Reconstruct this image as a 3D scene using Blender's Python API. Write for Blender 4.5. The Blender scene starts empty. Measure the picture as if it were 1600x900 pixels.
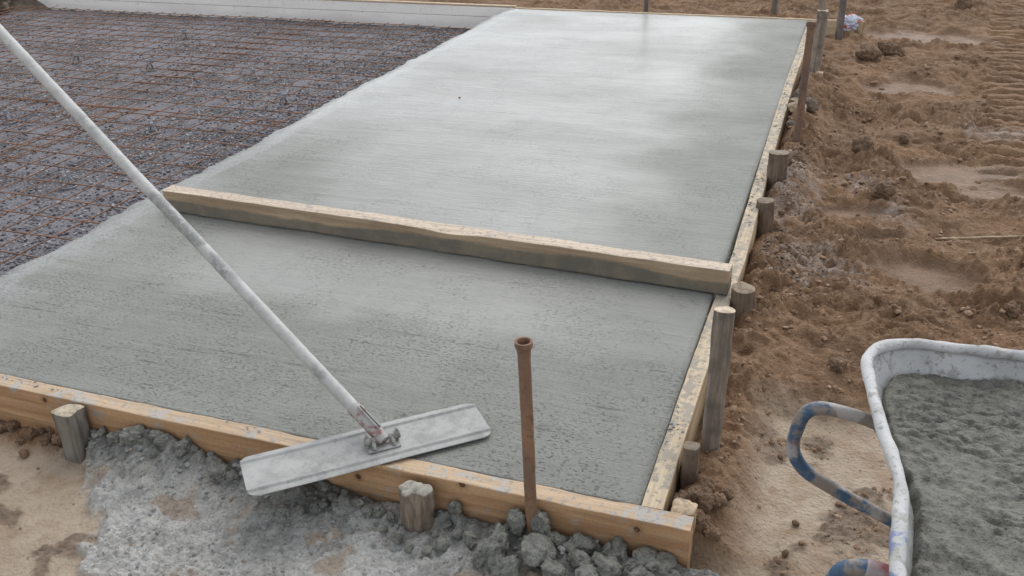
import bpy, math, random
import numpy as np
from mathutils import Vector, Matrix

# ------------------------------------------------------------------ camera, world, sun, exposure
sc = bpy.context.scene
CAM = np.array([0.32077, -1.70847, 1.45]); FPX = 1440.97
PITCH, YAW, ROLL = 0.467310, -0.352716, -0.026428
_f = np.array([math.sin(YAW)*math.cos(PITCH), math.cos(YAW)*math.cos(PITCH), -math.sin(PITCH)])
_r0 = np.array([math.cos(YAW), -math.sin(YAW), 0.0]); _u0 = np.cross(_r0, _f)
_r = _r0*math.cos(ROLL) + _u0*math.sin(ROLL); _u = -_r0*math.sin(ROLL) + _u0*math.cos(ROLL)
cd = bpy.data.cameras.new('camera'); cam = bpy.data.objects.new('camera', cd)
sc.collection.objects.link(cam); sc.camera = cam
M4 = Matrix.Identity(4)
for i in range(3):
    M4[i][0] = _r[i]; M4[i][1] = _u[i]; M4[i][2] = -_f[i]; M4[i][3] = CAM[i]
cam.matrix_world = M4
cd.sensor_width = 36.0; cd.lens = 36.0*FPX/1600.0; cd.clip_end = 400.0; cd.clip_start = 0.02

SUN_EL, SUN_AZ = math.radians(52), math.radians(4)     # azimuth from +Y towards +X
w = bpy.data.worlds.new('World'); sc.world = w; w.use_nodes = True
wn = w.node_tree; bg = wn.nodes['Background']
sky = wn.nodes.new('ShaderNodeTexSky'); sky.sky_type = 'NISHITA'; sky.sun_disc = False
sky.sun_elevation = SUN_EL; sky.sun_rotation = SUN_AZ; sky.dust_density = 1.2; sky.air_density = 1.0
hs = wn.nodes.new('ShaderNodeHueSaturation'); hs.inputs['Saturation'].default_value = 0.24
wn.links.new(sky.outputs[0], hs.inputs['Color']); wn.links.new(hs.outputs[0], bg.inputs['Color'])
bg.inputs['Strength'].default_value = 0.14
sd = bpy.data.lights.new('sun', 'SUN'); sd.energy = 0.6; sd.angle = math.radians(60); sd.color = (1.0, 0.98, 0.96)
sun = bpy.data.objects.new('sun', sd); sc.collection.objects.link(sun)
sdir = Vector((math.sin(SUN_AZ)*math.cos(SUN_EL), math.cos(SUN_AZ)*math.cos(SUN_EL), math.sin(SUN_EL)))
sun.rotation_euler = sdir.to_track_quat('Z', 'Y').to_euler(); sun.location = (0, 0, 30)
sc.view_settings.view_transform = 'Standard'; sc.view_settings.look = 'None'
sc.view_settings.gamma = 1.0; sc.view_settings.use_curve_mapping = False
sc.view_settings.exposure = 0.90

# ------------------------------------------------------------------ helpers: rays of the photographer's view
def _ray(px):
    return _f + _r*(px[0]-800)/FPX - _u*(px[1]-450)/FPX
def rz(px, z):
    d = _ray(px); return CAM + d*((z-CAM[2])/d[2])
def ry(px, y):
    d = _ray(px); return CAM + d*((y-CAM[1])/d[1])
def rx(px, x):
    d = _ray(px); return CAM + d*((x-CAM[0])/d[0])

# ------------------------------------------------------------------ noise
def _h(ix, iy, iz, s):
    n = (ix.astype(np.int64)*374761393 + iy.astype(np.int64)*668265263 + iz.astype(np.int64)*2147483647 + s*974634777) & 0xffffffff
    n = ((n ^ (n >> 13))*1274126177) & 0xffffffff
    n = ((n ^ (n >> 16))*2246822519) & 0xffffffff
    n = n ^ (n >> 15)
    return (n & 0xffffff)/16777215.0
def noise2(x, y, s=0):
    xi = np.floor(x).astype(np.int64); yi = np.floor(y).astype(np.int64); fx = x-xi; fy = y-yi
    u = fx*fx*fx*(fx*(fx*6-15)+10); v = fy*fy*fy*(fy*(fy*6-15)+10); z = np.zeros_like(xi)
    def g(i, j):
        a = _h(xi+i, yi+j, z, s)*6.2831853
        return np.cos(a)*(fx-i) + np.sin(a)*(fy-j)
    return ((g(0,0)*(1-u)+g(1,0)*u)*(1-v) + (g(0,1)*(1-u)+g(1,1)*u)*v)*1.45
def fbm(x, y, o=4, s=0, gain=.5):
    t = 0; a = 1; n = 0
    for i in range(o):
        t = t + a*noise2(x*2**i+i*17.3, y*2**i-i*9.1, s+i); n += a; a *= gain
    return t/n
def worley(x, y, s=0, jit=.95):
    xi = np.floor(x).astype(np.int64); yi = np.floor(y).astype(np.int64); z = np.zeros_like(xi)
    f1 = np.full(x.shape, 9.0); f2 = np.full(x.shape, 9.0); cid = np.zeros(x.shape)
    for i in (-1, 0, 1):
        for j in (-1, 0, 1):
            cx = xi+i; cy = yi+j; r = _h(cx, cy, z, s+7)
            px = cx+.5+(_h(cx, cy, z, s)-.5)*jit; py = cy+.5+(_h(cx, cy, z, s+3)-.5)*jit
            d = np.sqrt((x-px)**2+(y-py)**2)
            m = d < f1; f2 = np.where(m, f1, np.minimum(f2, d)); cid = np.where(m, r, cid); f1 = np.where(m, d, f1)
    return f1, f2, cid
def noise3(P, s=0):
    P = np.asarray(P, float); I = np.floor(P).astype(np.int64); F = P-I; U = F*F*(3-2*F); t = 0
    for i in (0, 1):
        for j in (0, 1):
            for k in (0, 1):
                wgt = (U[:,0] if i else 1-U[:,0])*(U[:,1] if j else 1-U[:,1])*(U[:,2] if k else 1-U[:,2])
                t = t + wgt*_h(I[:,0]+i, I[:,1]+j, I[:,2]+k, s)
    return t*2-1
def fbm3(P, o=3, s=0):
    t = 0; a = 1.0
    for i in range(o):
        t = t + a*noise3(P*2**i+i*5.7, s+i); a *= .5
    return t
def ss(a, b, x):
    t = np.clip((x-a)/(b-a), 0, 1); return t*t*(3-2*t)

# ------------------------------------------------------------------ helpers: meshes and objects
def mesh_np(name, V, F, smooth=True):
    """V (n,3); F either (m,k) array or list of tuples"""
    me = bpy.data.meshes.new(name); V = np.asarray(V, np.float32)
    if isinstance(F, np.ndarray):
        k = F.shape[1]; m = len(F)
        me.vertices.add(len(V)); me.vertices.foreach_set('co', V.ravel())
        me.loops.add(m*k); me.loops.foreach_set('vertex_index', F.astype(np.int32).ravel())
        me.polygons.add(m); me.polygons.foreach_set('loop_start', np.arange(0, m*k, k, dtype=np.int32))
        me.update(calc_edges=True)
    else:
        me.from_pydata([tuple(map(float, v)) for v in V], [], [tuple(int(i) for i in f) for f in F]); me.update()
    me.polygons.foreach_set('use_smooth', np.full(len(me.polygons), smooth, dtype=bool))
    return me
def attr(me, name, arr):
    a = me.attributes.new(name, 'FLOAT', 'POINT'); a.data.foreach_set('value', np.asarray(arr, np.float32).ravel())
def tag(o, label=None, cat=None, group=None, kind=None):
    if label: o['label'] = label
    if cat: o['category'] = cat
    if group: o['group'] = group
    if kind: o['kind'] = kind
    return o
def link(name, me, mt, origin=(0,0,0), parent=None):
    """mesh coordinates are local to origin (world, before parenting)"""
    o = bpy.data.objects.new(name, me); sc.collection.objects.link(o)
    if mt is not None and len(me.materials) == 0: me.materials.append(mt)
    o.location = tuple(origin)
    if parent is not None:
        o.parent = parent; wp = np.zeros(3); q = parent
        while q is not None: wp = wp+np.array(q.location); q = q.parent
        o.location = tuple(np.array(origin, float)-wp)
    return o
def empty(name, loc):
    o = bpy.data.objects.new(name, None); sc.collection.objects.link(o); o.location = tuple(loc); o.empty_display_size = .1
    return o
class MB:
    def __init__(s): s.V = []; s.F = []; s.n = 0
    def add(s, V, F):
        V = np.asarray(V, float); s.V.append(V); s.F += [tuple(i+s.n for i in f) for f in F]; s.n += len(V); return s
    def build(s, name, mt, origin=None, parent=None, smooth=True, sharp=None):
        V = np.vstack(s.V); og = np.array(origin if origin is not None else V.mean(0), float)
        me = mesh_np(name, V-og, s.F, smooth)
        if sharp is not None:
            try: me.set_sharp_from_angle(angle=math.radians(sharp))
            except Exception: pass
        return link(name, me, mt, og, parent)
def circ(r, n=16, ry_=None):
    a = np.arange(n)*2*math.pi/n; return np.stack([r*np.cos(a), (ry_ or r)*np.sin(a)], 1)
def rrect(w_, h_, b=.003, n=2):
    """rounded rectangle profile, centred; extra points along the sides"""
    P = []
    for cx, cy, a0 in ((w_/2-b, h_/2-b, 0), (-w_/2+b, h_/2-b, 90), (-w_/2+b, -h_/2+b, 180), (w_/2-b, -h_/2+b, 270)):
        arc = [(cx+b*math.cos(math.radians(a0+90*k/n)), cy+b*math.sin(math.radians(a0+90*k/n))) for k in range(n+1)]
        e = b*.6; u0 = math.radians(a0-90); u1 = math.radians(a0+180)          # support points keep the flats flat
        P.append((arc[0][0]+e*math.cos(u0), arc[0][1]+e*math.sin(u0))); P += arc; P.append((arc[-1][0]+e*math.cos(u1), arc[-1][1]+e*math.sin(u1)))
    return np.array(P)
def resample(P, n):
    P = np.asarray(P, float); d = np.r_[0, np.cumsum(np.linalg.norm(np.diff(P, axis=0), axis=1))]
    t = np.linspace(0, d[-1], n); return np.stack([np.interp(t, d, P[:, i]) for i in range(P.shape[1])], 1)
def smooth_path(P, n, it=3):
    P = resample(P, n)
    for _ in range(it):
        Q = P.copy(); Q[1:-1] = (P[:-2]+2*P[1:-1]+P[2:])/4; P = Q
    return P
def sweep(path, prof, up=(0,0,1), scale=None, caps=True, jit=0, seed=0, closed=False, freq=12.0):
    path = np.asarray(path, float); n = len(path); k = len(prof)
    if closed: T = np.roll(path, -1, 0)-np.roll(path, 1, 0)
    else: T = np.gradient(path, axis=0)
    T /= np.linalg.norm(T, axis=1)[:, None]
    S = np.cross(T, np.array(up, float)); S /= np.linalg.norm(S, axis=1)[:, None]; U = np.cross(S, T)
    sc_ = np.ones(n) if scale is None else np.asarray(scale)
    V = path[:, None, :] + (prof[None, :, 0]*sc_[:, None])[..., None]*S[:, None, :] + (prof[None, :, 1]*sc_[:, None])[..., None]*U[:, None, :]
    if jit:
        D = V-path[:, None, :]; L = np.linalg.norm(D, axis=2, keepdims=True)+1e-9
        q = V.reshape(-1, 3)*freq
        V = V + D/L*(fbm3(q, 3, seed).reshape(n, k, 1))*jit
    V = V.reshape(-1, 3); F = []
    m = n if closed else n-1
    for i in range(m):
        a = i*k; b = ((i+1) % n)*k
        for j in range(k):
            j2 = (j+1) % k; F.append((a+j, a+j2, b+j2, b+j))
    if caps and not closed:
        F.append(tuple(range(k-1, -1, -1))); F.append(tuple((n-1)*k+j for j in range(k)))
    return V, F
def ico(sub=2):
    t = (1+5**.5)/2
    V = [(-1,t,0),(1,t,0),(-1,-t,0),(1,-t,0),(0,-1,t),(0,1,t),(0,-1,-t),(0,1,-t),(t,0,-1),(t,0,1),(-t,0,-1),(-t,0,1)]
    F = [(0,11,5),(0,5,1),(0,1,7),(0,7,10),(0,10,11),(1,5,9),(5,11,4),(11,10,2),(10,7,6),(7,1,8),(3,9,4),(3,4,2),(3,2,6),(3,6,8),(3,8,9),(4,9,5),(2,4,11),(6,2,10),(8,6,7),(9,8,1)]
    V = [np.array(v)/np.linalg.norm(v) for v in V]
    for _ in range(sub):
        c = {}; G = []
        def mid(a, b):
            key = (min(a, b), max(a, b))
            if key not in c:
                v = V[a]+V[b]; V.append(v/np.linalg.norm(v)); c[key] = len(V)-1
            return c[key]
        for a, b, d in F:
            x = mid(a, b); y = mid(b, d); z = mid(d, a); G += [(a,x,z),(b,y,x),(d,z,y),(x,y,z)]
        F = G
    return np.array(V), np.array(F)

# ------------------------------------------------------------------ helpers: materials
class Mat:
    def __init__(s, name):
        s.m = bpy.data.materials.new(name); s.m.use_nodes = True; s.t = s.m.node_tree
        s.b = s.t.nodes['Principled BSDF']; s._pos = None
    def n(s, ty, **kw):
        nd = s.t.nodes.new(ty)
        for k, v in kw.items(): setattr(nd, k, v)
        return nd
    def l(s, a, b): s.t.links.new(a, b)
    def setin(s, sock, v):
        if isinstance(v, bpy.types.NodeSocket): s.l(v, sock)
        elif isinstance(v, tuple) and len(v) == 3 and sock.type == 'RGBA': sock.default_value = (*v, 1)
        else: sock.default_value = v
    def pos(s):
        if s._pos is None: s._pos = s.n('ShaderNodeNewGeometry')
        return s._pos.outputs['Position']
    def nz(s):
        s.pos(); x = s.n('ShaderNodeSeparateXYZ'); s.l(s._pos.outputs['Normal'], x.inputs[0]); return x.outputs
    def xyz(s):
        x = s.n('ShaderNodeSeparateXYZ'); s.l(s.pos(), x.inputs[0]); return x.outputs
    def map(s, scale=(1,1,1), rot=(0,0,0), v=None):
        m = s.n('ShaderNodeMapping'); s.l(v or s.pos(), m.inputs[0]); m.inputs['Scale'].default_value = scale
        m.inputs['Rotation'].default_value = rot; return m.outputs[0]
    def noise(s, scale, detail=4, rough=.55, vec=None, dist=0, col=False):
        n = s.n('ShaderNodeTexNoise'); s.l(vec or s.pos(), n.inputs['Vector']); n.inputs['Scale'].default_value = scale
        n.inputs['Detail'].default_value = detail; n.inputs['Roughness'].default_value = rough; n.inputs['Distortion'].default_value = dist
        return n.outputs['Color' if col else 'Fac']
    def vor(s, scale, vec=None, feature='F1', out='Distance', rnd=1.0):
        n = s.n('ShaderNodeTexVoronoi', feature=feature); s.l(vec or s.pos(), n.inputs['Vector']); n.inputs['Scale'].default_value = scale
        n.inputs['Randomness'].default_value = rnd
        return n.outputs[out]
    def ramp(s, f, a, b, va=0.0, vb=1.0):
        n = s.n('ShaderNodeMapRange', interpolation_type='SMOOTHSTEP'); s.l(f, n.inputs[0])
        n.inputs[1].default_value = a; n.inputs[2].default_value = b; n.inputs[3].default_value = va; n.inputs[4].default_value = vb
        return n.outputs[0]
    def math(s, op, a, b=0.0):
        n = s.n('ShaderNodeMath', operation=op); s.setin(n.inputs[0], a); s.setin(n.inputs[1], b); return n.outputs[0]
    def mix(s, f, a, b):
        n = s.n('ShaderNodeMix', data_type='RGBA'); s.setin(n.inputs[0], f); s.setin(n.inputs[6], a); s.setin(n.inputs[7], b); return n.outputs[2]
    def at(s, name):
        n = s.n('ShaderNodeAttribute', attribute_name=name); return n.outputs['Fac']
    def bump(s, h, dist, strength=1.0, prev=None):
        n = s.n('ShaderNodeBump'); s.l(h, n.inputs['Height']); n.inputs['Distance'].default_value = dist; n.inputs['Strength'].default_value = strength
        if prev is not None: s.l(prev, n.inputs['Normal'])
        return n.outputs[0]
    def out(s, color=None, rough=None, normal=None, metal=None, spec=None):
        if color is not None: s.setin(s.b.inputs['Base Color'], color)
        if rough is not None: s.setin(s.b.inputs['Roughness'], rough)
        if normal is not None: s.l(normal, s.b.inputs['Normal'])
        if metal is not None: s.setin(s.b.inputs['Metallic'], metal)
        if spec is not None: s.setin(s.b.inputs['Specular IOR Level'], spec)
        return s.m

def wood_mat(name, light, dark, axis=(1.5, 40, 40), stain=(.30,.31,.29), top_stain=.0, side_stain=0.0, topc=None, wet_below=None, knot_pts=()):
    M = Mat(name); v = M.map(axis)
    wv = M.noise(1.0, 5, .6, v, dist=.6); g2 = M.noise(2.6, 4, .6, v)
    c = M.mix(M.ramp(wv, .36, .68), light, dark)
    c = M.mix(M.ramp(g2, .50, .70, 0, .45), c, tuple(x*.62 for x in dark))
    big = M.noise(2.2, 3); c = M.mix(M.ramp(big, .42, .68, 0, .40), c, tuple(x*.7 for x in dark))
    fine = M.noise(160, 3); c = M.mix(M.ramp(fine, .45, .75, 0, .25), c, tuple(x*.5 for x in dark))
    for kp in knot_pts:
        d = M.n('ShaderNodeVectorMath', operation='DISTANCE'); M.l(M.pos(), d.inputs[0]); d.inputs[1].default_value = tuple(kp)
        dd = M.math('ADD', d.outputs['Value'], M.math('MULTIPLY', M.math('SUBTRACT', M.noise(60, 2), .5), .006))
        c = M.mix(M.ramp(dd, .005, .024, .6, 0), c, tuple(x*.55 for x in dark))
        c = M.mix(M.ramp(dd, .006, .0095, 1, 0), c, (.07, .03, .014))
        c = M.mix(M.ramp(dd, .002, .006, .6, 0), c, (.16, .07, .03))
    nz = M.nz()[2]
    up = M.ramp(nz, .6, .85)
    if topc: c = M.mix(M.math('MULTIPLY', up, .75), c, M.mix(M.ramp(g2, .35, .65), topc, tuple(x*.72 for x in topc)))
    st = M.noise(26, 6, .7); st2 = M.noise(7, 3, .6)
    s1 = M.math('ADD', M.math('MULTIPLY', st, .55), M.math('MULTIPLY', st2, .45))
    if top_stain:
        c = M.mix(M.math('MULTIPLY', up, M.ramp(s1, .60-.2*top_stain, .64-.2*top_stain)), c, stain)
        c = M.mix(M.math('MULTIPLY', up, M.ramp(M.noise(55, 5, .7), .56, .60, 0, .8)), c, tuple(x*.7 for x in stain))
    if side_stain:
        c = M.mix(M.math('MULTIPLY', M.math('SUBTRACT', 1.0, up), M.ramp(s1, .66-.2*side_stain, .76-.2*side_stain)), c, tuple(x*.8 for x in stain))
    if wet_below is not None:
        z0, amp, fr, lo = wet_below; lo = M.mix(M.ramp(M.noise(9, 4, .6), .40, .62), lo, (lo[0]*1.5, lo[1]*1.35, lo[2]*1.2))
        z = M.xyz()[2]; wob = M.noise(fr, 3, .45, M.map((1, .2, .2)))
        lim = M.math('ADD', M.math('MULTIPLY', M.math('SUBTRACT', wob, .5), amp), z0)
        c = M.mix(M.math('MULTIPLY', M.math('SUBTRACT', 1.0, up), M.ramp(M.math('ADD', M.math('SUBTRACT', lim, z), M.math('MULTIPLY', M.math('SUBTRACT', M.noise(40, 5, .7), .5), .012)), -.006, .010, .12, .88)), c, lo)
    b = M.bump(g2, .0022, .8); b = M.bump(M.noise(220, 4), .0012, .7, b); b = M.bump(s1, .004, .5, b)
    return M.out(c, M.ramp(st, .3, .7, .6, .9), b, spec=.3)

def steel_mat(name, a, b_, rough=.75):
    M = Mat(name); n1 = M.noise(45, 6, .7); n2 = M.noise(9, 4, .6, M.map((1,1,.35)))
    c = M.mix(M.ramp(n2, .38, .62), a, b_); c = M.mix(M.ramp(n1, .50, .66, 0, .7), c, tuple(x*.45 for x in a))
    return M.out(c, rough, M.bump(n1, .0015, .8), spec=.35)

def mortar_mat(name, base, dark, rough=.8, sc_=1.0, coat=0):
    M = Mat(name); n1 = M.noise(45*sc_, 5, .6); n2 = M.noise(11*sc_, 4); n3 = M.noise(200*sc_, 3)
    c = M.mix(M.ramp(n1, .40, .66), base, dark); c = M.mix(M.ramp(n2, .40, .68, 0, .5), c, tuple(x*1.3 for x in base))
    c = M.mix(M.ramp(n3, .52, .70, 0, .7), c, tuple(x*.45 for x in dark))
    b = M.bump(n1, .005 if rough < .6 else .008, 1.0); b = M.bump(n3, .0012 if rough < .6 else .003, 1.0, b)
    return M.out(c, rough, b, spec=.35)

# ------------------------------------------------------------------ the ground: one sheet of muddy, trampled soil
GY = -0.16
TREAD = rz((1585, 150), -.15)
def ground_parts(x, y):
    """height and material masks"""
    wx = x + .10*fbm(x*2.1, y*2.1, 3, 11); wy = y + .10*fbm(x*2.1+9, y*2.1, 3, 15)
    h = np.full(x.shape, GY); fd = ss(7.5, 2.2, y)
    # hard trodden sand near the camera and right of the corner; churned mud beyond a wandering bank
    bank = .72 + .10*(x-.2) + .16*fbm(x*1.6, y*.6, 3, 21) + .03*fbm(x*9, y*9, 3, 22)
    mud = ss(-.05, .12, y-bank)*ss(.02, .10, x) + (y > 6.0)*1.0
    side = ss(.30, .16, x)*ss(.04, .08, x)*ss(-.02, .06, y)               # mud thrown up against the right board
    mud = np.clip(mud+side, 0, 1)
    lf = ss(-.17, -.08, y+.06*fbm(x*8, y*8, 3, 4))*ss(-1.62, -1.72, x)                  # a little brown mud at the far left of the front
    h += mud*(.035+.05*fbm(wx*1.3, wy*1.3, 3, 31)*1.4)
    h += mud*.045*fbm(wx*4.0, wy*4.0, 4, 33)
    a = np.abs(fbm(wx*3.2+4, wy*5.5, 4, 35)); h += mud*(.030-.075*np.clip(a, 0, .5))
    h += mud*(.055+.045*ss(1.9, 2.6, y))*ss(.34, .12, x)*ss(.04, .12, x)*ss(-.1, .5, y)*ss(6, 4, y)*(1+.8*fbm(x*7, y*7, 3, 41))
    # clods
    pm = ss(-.12, .16, fbm(wx*1.9+3, wy*1.9, 3, 43))*mud
    f1, f2, c = worley(wx*15, wy*17, 51); h += (pm*.024+mud*.004)*np.clip(1-f1*1.35, 0, 1)**.6*(.3+c)*(c > .3)
    f1, f2, c = worley(wx*36+.2*noise2(x*60, y*60, 3), wy*42, 53); h += (.35+.65*fd)*(pm*.012+mud*.004)*np.clip(1-f1*1.4, 0, 1)**.6*(.3+c)
    f1, f2, c = worley(wx*80, wy*95, 55); h += fd*(pm*.0055+mud*.003)*np.clip(1-f1*1.4, 0, 1)**.6*(.3+c)
    rdg = np.abs(fbm(wx*13, wy*15, 3, 57)); h -= mud*.011*np.clip(.13-rdg, 0, .13)/.13*(.2+.8*pm)
    rdg = np.abs(fbm(wx*34, wy*40, 3, 58)); h -= fd*mud*.0045*np.clip(.16-rdg, 0, .16)/.16
    pl = fbm(wx*24, wy*40, 3, 59); h += fd*mud*.006*pl
    # smooth puddled pans in the mud
    pan = 0
    for px, rx_, ry_, z in (((1380,386),.10,.07,-.13), ((1440,432),.24,.12,-.13), ((1500,270),.30,.16,-.12), ((1330,330),.14,.10,-.11), ((1560,300),.2,.1,-.12), ((1450,60),.5,.25,-.12), ((1180,55),.6,.2,-.12), ((1420,140),.3,.2,-.12)):
        p = rz(px, z); d = np.sqrt(((wx-p[0])/rx_)**2+((wy-p[1])/ry_)**2); k = ss(1.15, .75, d+.25*fbm(x*9, y*9, 3, 61))
        h = h*(1-k*.85)+k*.85*(GY+.022+.01*fbm(x*3, y*3, 2, 62)); pan = np.maximum(pan, k)
    # crawler tread: rungs across x, running away in y
    tr = ss(.42, .30, np.abs(x-TREAD[0]-.12-.10*(y-4)))*ss(2.6, 3.4, y)*ss(9.5, 8.0, y)
    rung = np.abs(((y/.13+.25*noise2(x*3, y*1.5, 71)) % 1)-.5)*2
    h = h*(1-tr*.6)+tr*.6*(GY+.02) + tr*(.036*ss(.30, .55, rung)-.012)
    # the trodden area: gentle, with scabs of dried mud
    tread = 1-mud
    h += tread*(.012*fbm(x*2.3, y*2.3, 3, 81)+.005*fbm(x*14, y*14, 3, 83)+.0012*fbm(x*34, y*44, 3, 84))
    scab = ss(.13, .22, fbm(wx*5.2+2.6, wy*5.2+5.3, 5, 85))*tread
    for px, r in (((1200,690),.09), ((1320,830),.10), ((1180,640),.07), ((1290,690),.05)):
        p = rz(px, GY); scab = np.maximum(scab, ss(1.25, .6, np.sqrt((wx-p[0])**2+(wy-p[1])**2)/r+.7*fbm(x*16, y*16, 3, 87))*tread)
    sg = scab*(.5+.5*ss(-.1, .3, fbm(x*40, y*40, 3, 91)))
    f1, f2, c = worley(wx*48, wy*56, 93); h += scab*.009*np.clip(1-f1*1.3, 0, 1)**.6*(.3+c)
    # slop of cement spilt along the front board
    e = y+.055
    lim = -1.62-1.05*e*.9                                     # pale sand stays bare left of this slanting line
    sl = ss(-.025, .03, x-lim+.30*fbm(x*4, y*4, 5, 103))*ss(.01, -.01, e)*ss(.34, .20, x+.25*e+.1*fbm(x*6, y*6, 3, 101))
    brown = ss(.20, .34, fbm(x*6.5+7, y*8+1.2, 5, 105))*.75
    near = np.exp(-(np.clip(-e, 0, 9)/.15)**1.4)
    heap = sl*near*(.3+1.0*np.clip(.5+fbm(x*2.7+1, y*1.3, 3, 107), 0, 1.3))
    h += heap*(.060+.045*np.exp(-((x+1.30)/.16)**2))+sl*.010
    f1, f2, c = worley(wx*20, wy*22, 111); h += sl*(.10+near)*.026*np.clip(1-f1*1.3, 0, 1)**.7*(.2+c)*(c > .2)
    f1, f2, c = worley(wx*45, wy*52, 113); patch = ss(-.15, .2, fbm(x*3.5, y*3.5, 3, 117)); h += sl*(.004+.010*patch)*np.clip(1-f1*1.35, 0, 1)**.6*(.2+c)
    f1, f2, c = worley(wx*95, wy*110, 115); h += sl*(.0035+.003*patch)*np.clip(1-f1*1.35, 0, 1)**.6*(.2+c); rdg = np.abs(fbm(x*30-y*14, y*38, 3, 118)); h -= sl*.004*np.clip(.15-rdg, 0, .15)/.15
    # below the slab and the gravel bed the ground is dug out
    pit = ss(.0, -.03, x-.01)*ss(.0, .03, y-.0)*ss(6.22, 6.18, y)
    h = h*(1-pit)+pit*(-.33)
    h += lf*(y < 0)*(.018*(1+fbm(x*20, y*20, 3, 121))+.012*fbm(x*6, y*6, 3, 9))
    cem = sl*(1-brown*ss(.02, .12, -e)); scab = np.where(y < -.05, scab*(1-sl), scab); scab = np.maximum(scab, sl*brown*ss(.02, .12, -e))
    splash = 0
    for px, ax, ay in (((1285,425),.13,.09), ((1360,300),.16,.12), ((1400,345),.10,.22), ((1330,455),.10,.06), ((1235,320),.16,.5), ((1255,420),.15,.3), ((1570,215),.3,.2)):
        p = rz(px, -.12); splash = np.maximum(splash, ss(1.1, .2, np.sqrt(((wx-p[0])/ax)**2+((wy-p[1])/ay)**2)+.8*fbm(x*12, y*12, 4, 131)))
    return h, dict(mud=np.clip(mud+lf*(y < 0), 0, 1), scab=scab*(.55+.45*sg), cem=cem, pale=splash*.8, pan=pan, wetc=np.clip(heap*1.35-.05, 0, 1), tread=tr)

def axis_pts(segs):
    P = [segs[0][0]]
    for a, b, s in segs:
        n = max(1, int(round((b-a)/s))); P += list(a+(b-a)*np.arange(1, n+1)/n)
    return P
def grow(start, end, s0, g):
    P = []; p = start; s = s0; sg = 1 if end > start else -1
    while sg*(end-p) > 0: s *= g; p += sg*s; P.append(p)
    return P
xs = grow(-2.2, -70, .006, 1.16)[::-1] + axis_pts([(-2.2, -.06, .006), (-.06, 1.3, .0055), (1.3, 2.9, .011)]) + grow(2.9, 70, .011, 1.13)
ys = grow(-.95, -30, .005, 1.25)[::-1] + axis_pts([(-.95, .35, .0055), (.35, 1.6, .0075), (1.6, 3.2, .011), (3.2, 6.0, .0125), (6.0, 9.5, .018)]) + grow(9.5, 110, .018, 1.16)
X, Y = np.meshgrid(np.array(xs), np.array(ys)); nx, ny = len(xs), len(ys)
xf, yf = X.ravel(), Y.ravel()
H, masks = ground_parts(xf, yf)
idx = np.arange(nx*ny).reshape(ny, nx)
Fq = np.stack([idx[:-1,:-1], idx[:-1,1:], idx[1:,1:], idx[1:,:-1]], -1).reshape(-1, 4)
me = mesh_np('ground', np.stack([xf, yf, H], 1), Fq)
for k, v in masks.items(): attr(me, k, v)
def gz(x, y):
    return float(ground_parts(np.array([float(x)]), np.array([float(y)]))[0][0])

M = Mat('muddy_soil')
n1 = M.noise(26, 8, .65); n2 = M.noise(3.0, 5, .6); n3 = M.noise(120, 5, .65); n4 = M.noise(9, 5, .6)
mudc = M.mix(M.ramp(n2, .35, .68), (.242,.143,.079), (.155,.090,.049))
mudc = M.mix(M.ramp(n1, .42, .66, 0, .55), mudc, (.31,.205,.125)); mudc = M.mix(M.ramp(n3, .50, .72, 0, .6), mudc, (.095,.056,.034))
mudc = M.mix(M.at('pan'), mudc, M.mix(M.ramp(n4, .35, .65), (.27,.18,.118), (.20,.13,.082)))
sand = M.mix(M.ramp(n2, .36, .66), (.45,.365,.275), (.345,.27,.195)); sand = M.mix(M.ramp(n4, .45, .68, 0, .7), sand, (.30,.205,.13))
sand = M.mix(M.ramp(n1, .56, .74, 0, .7), sand, (.235,.155,.10)); sand = M.mix(M.ramp(n3, .62, .74, 0, .6), sand, (.15,.10,.07))
c = M.mix(M.at('mud'), sand, mudc)
c = M.mix(M.at('scab'), c, M.mix(M.ramp(n1, .4, .65), (.22,.16,.115), (.14,.10,.072)))
cemc = M.mix(M.ramp(n1, .38, .66), (.53,.515,.48), (.38,.37,.34)); cemc = M.mix(M.ramp(n4, .46, .62, 0, .7), cemc, (.55,.54,.515))
cemc = M.mix(M.ramp(n3, .54, .70, 0, .65), cemc, (.11,.11,.10))
cemc = M.mix(M.at('wetc'), cemc, M.mix(M.ramp(n1, .4, .64), (.20,.20,.18), (.12,.12,.105)))
c = M.mix(M.math('MULTIPLY', M.at('cem'), M.ramp(n1, .26, .40, .55, 1)), c, cemc)
c = M.mix(M.math('MULTIPLY', M.at('pale'), M.ramp(n1, .38, .60)), c, (.36,.30,.26))
b = M.bump(M.math('MULTIPLY', M.noise(55, 4, .6), M.at('cem')), .012, .9); b = M.bump(n1, .016, .8, b); b = M.bump(n3, .006, .9, b); b = M.bump(M.vor(90), .006, .6, b); b = M.bump(M.noise(420, 3), .0012, .8, b)
rg = M.mix(M.at('pan'), (.85,.85,.85), (.6,.6,.6))
M.out(c, rg, b, spec=.25)
tag(link('ground', me, M.m), 'brown churned mud and pale trodden sand around the slab', kind='structure')

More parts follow.
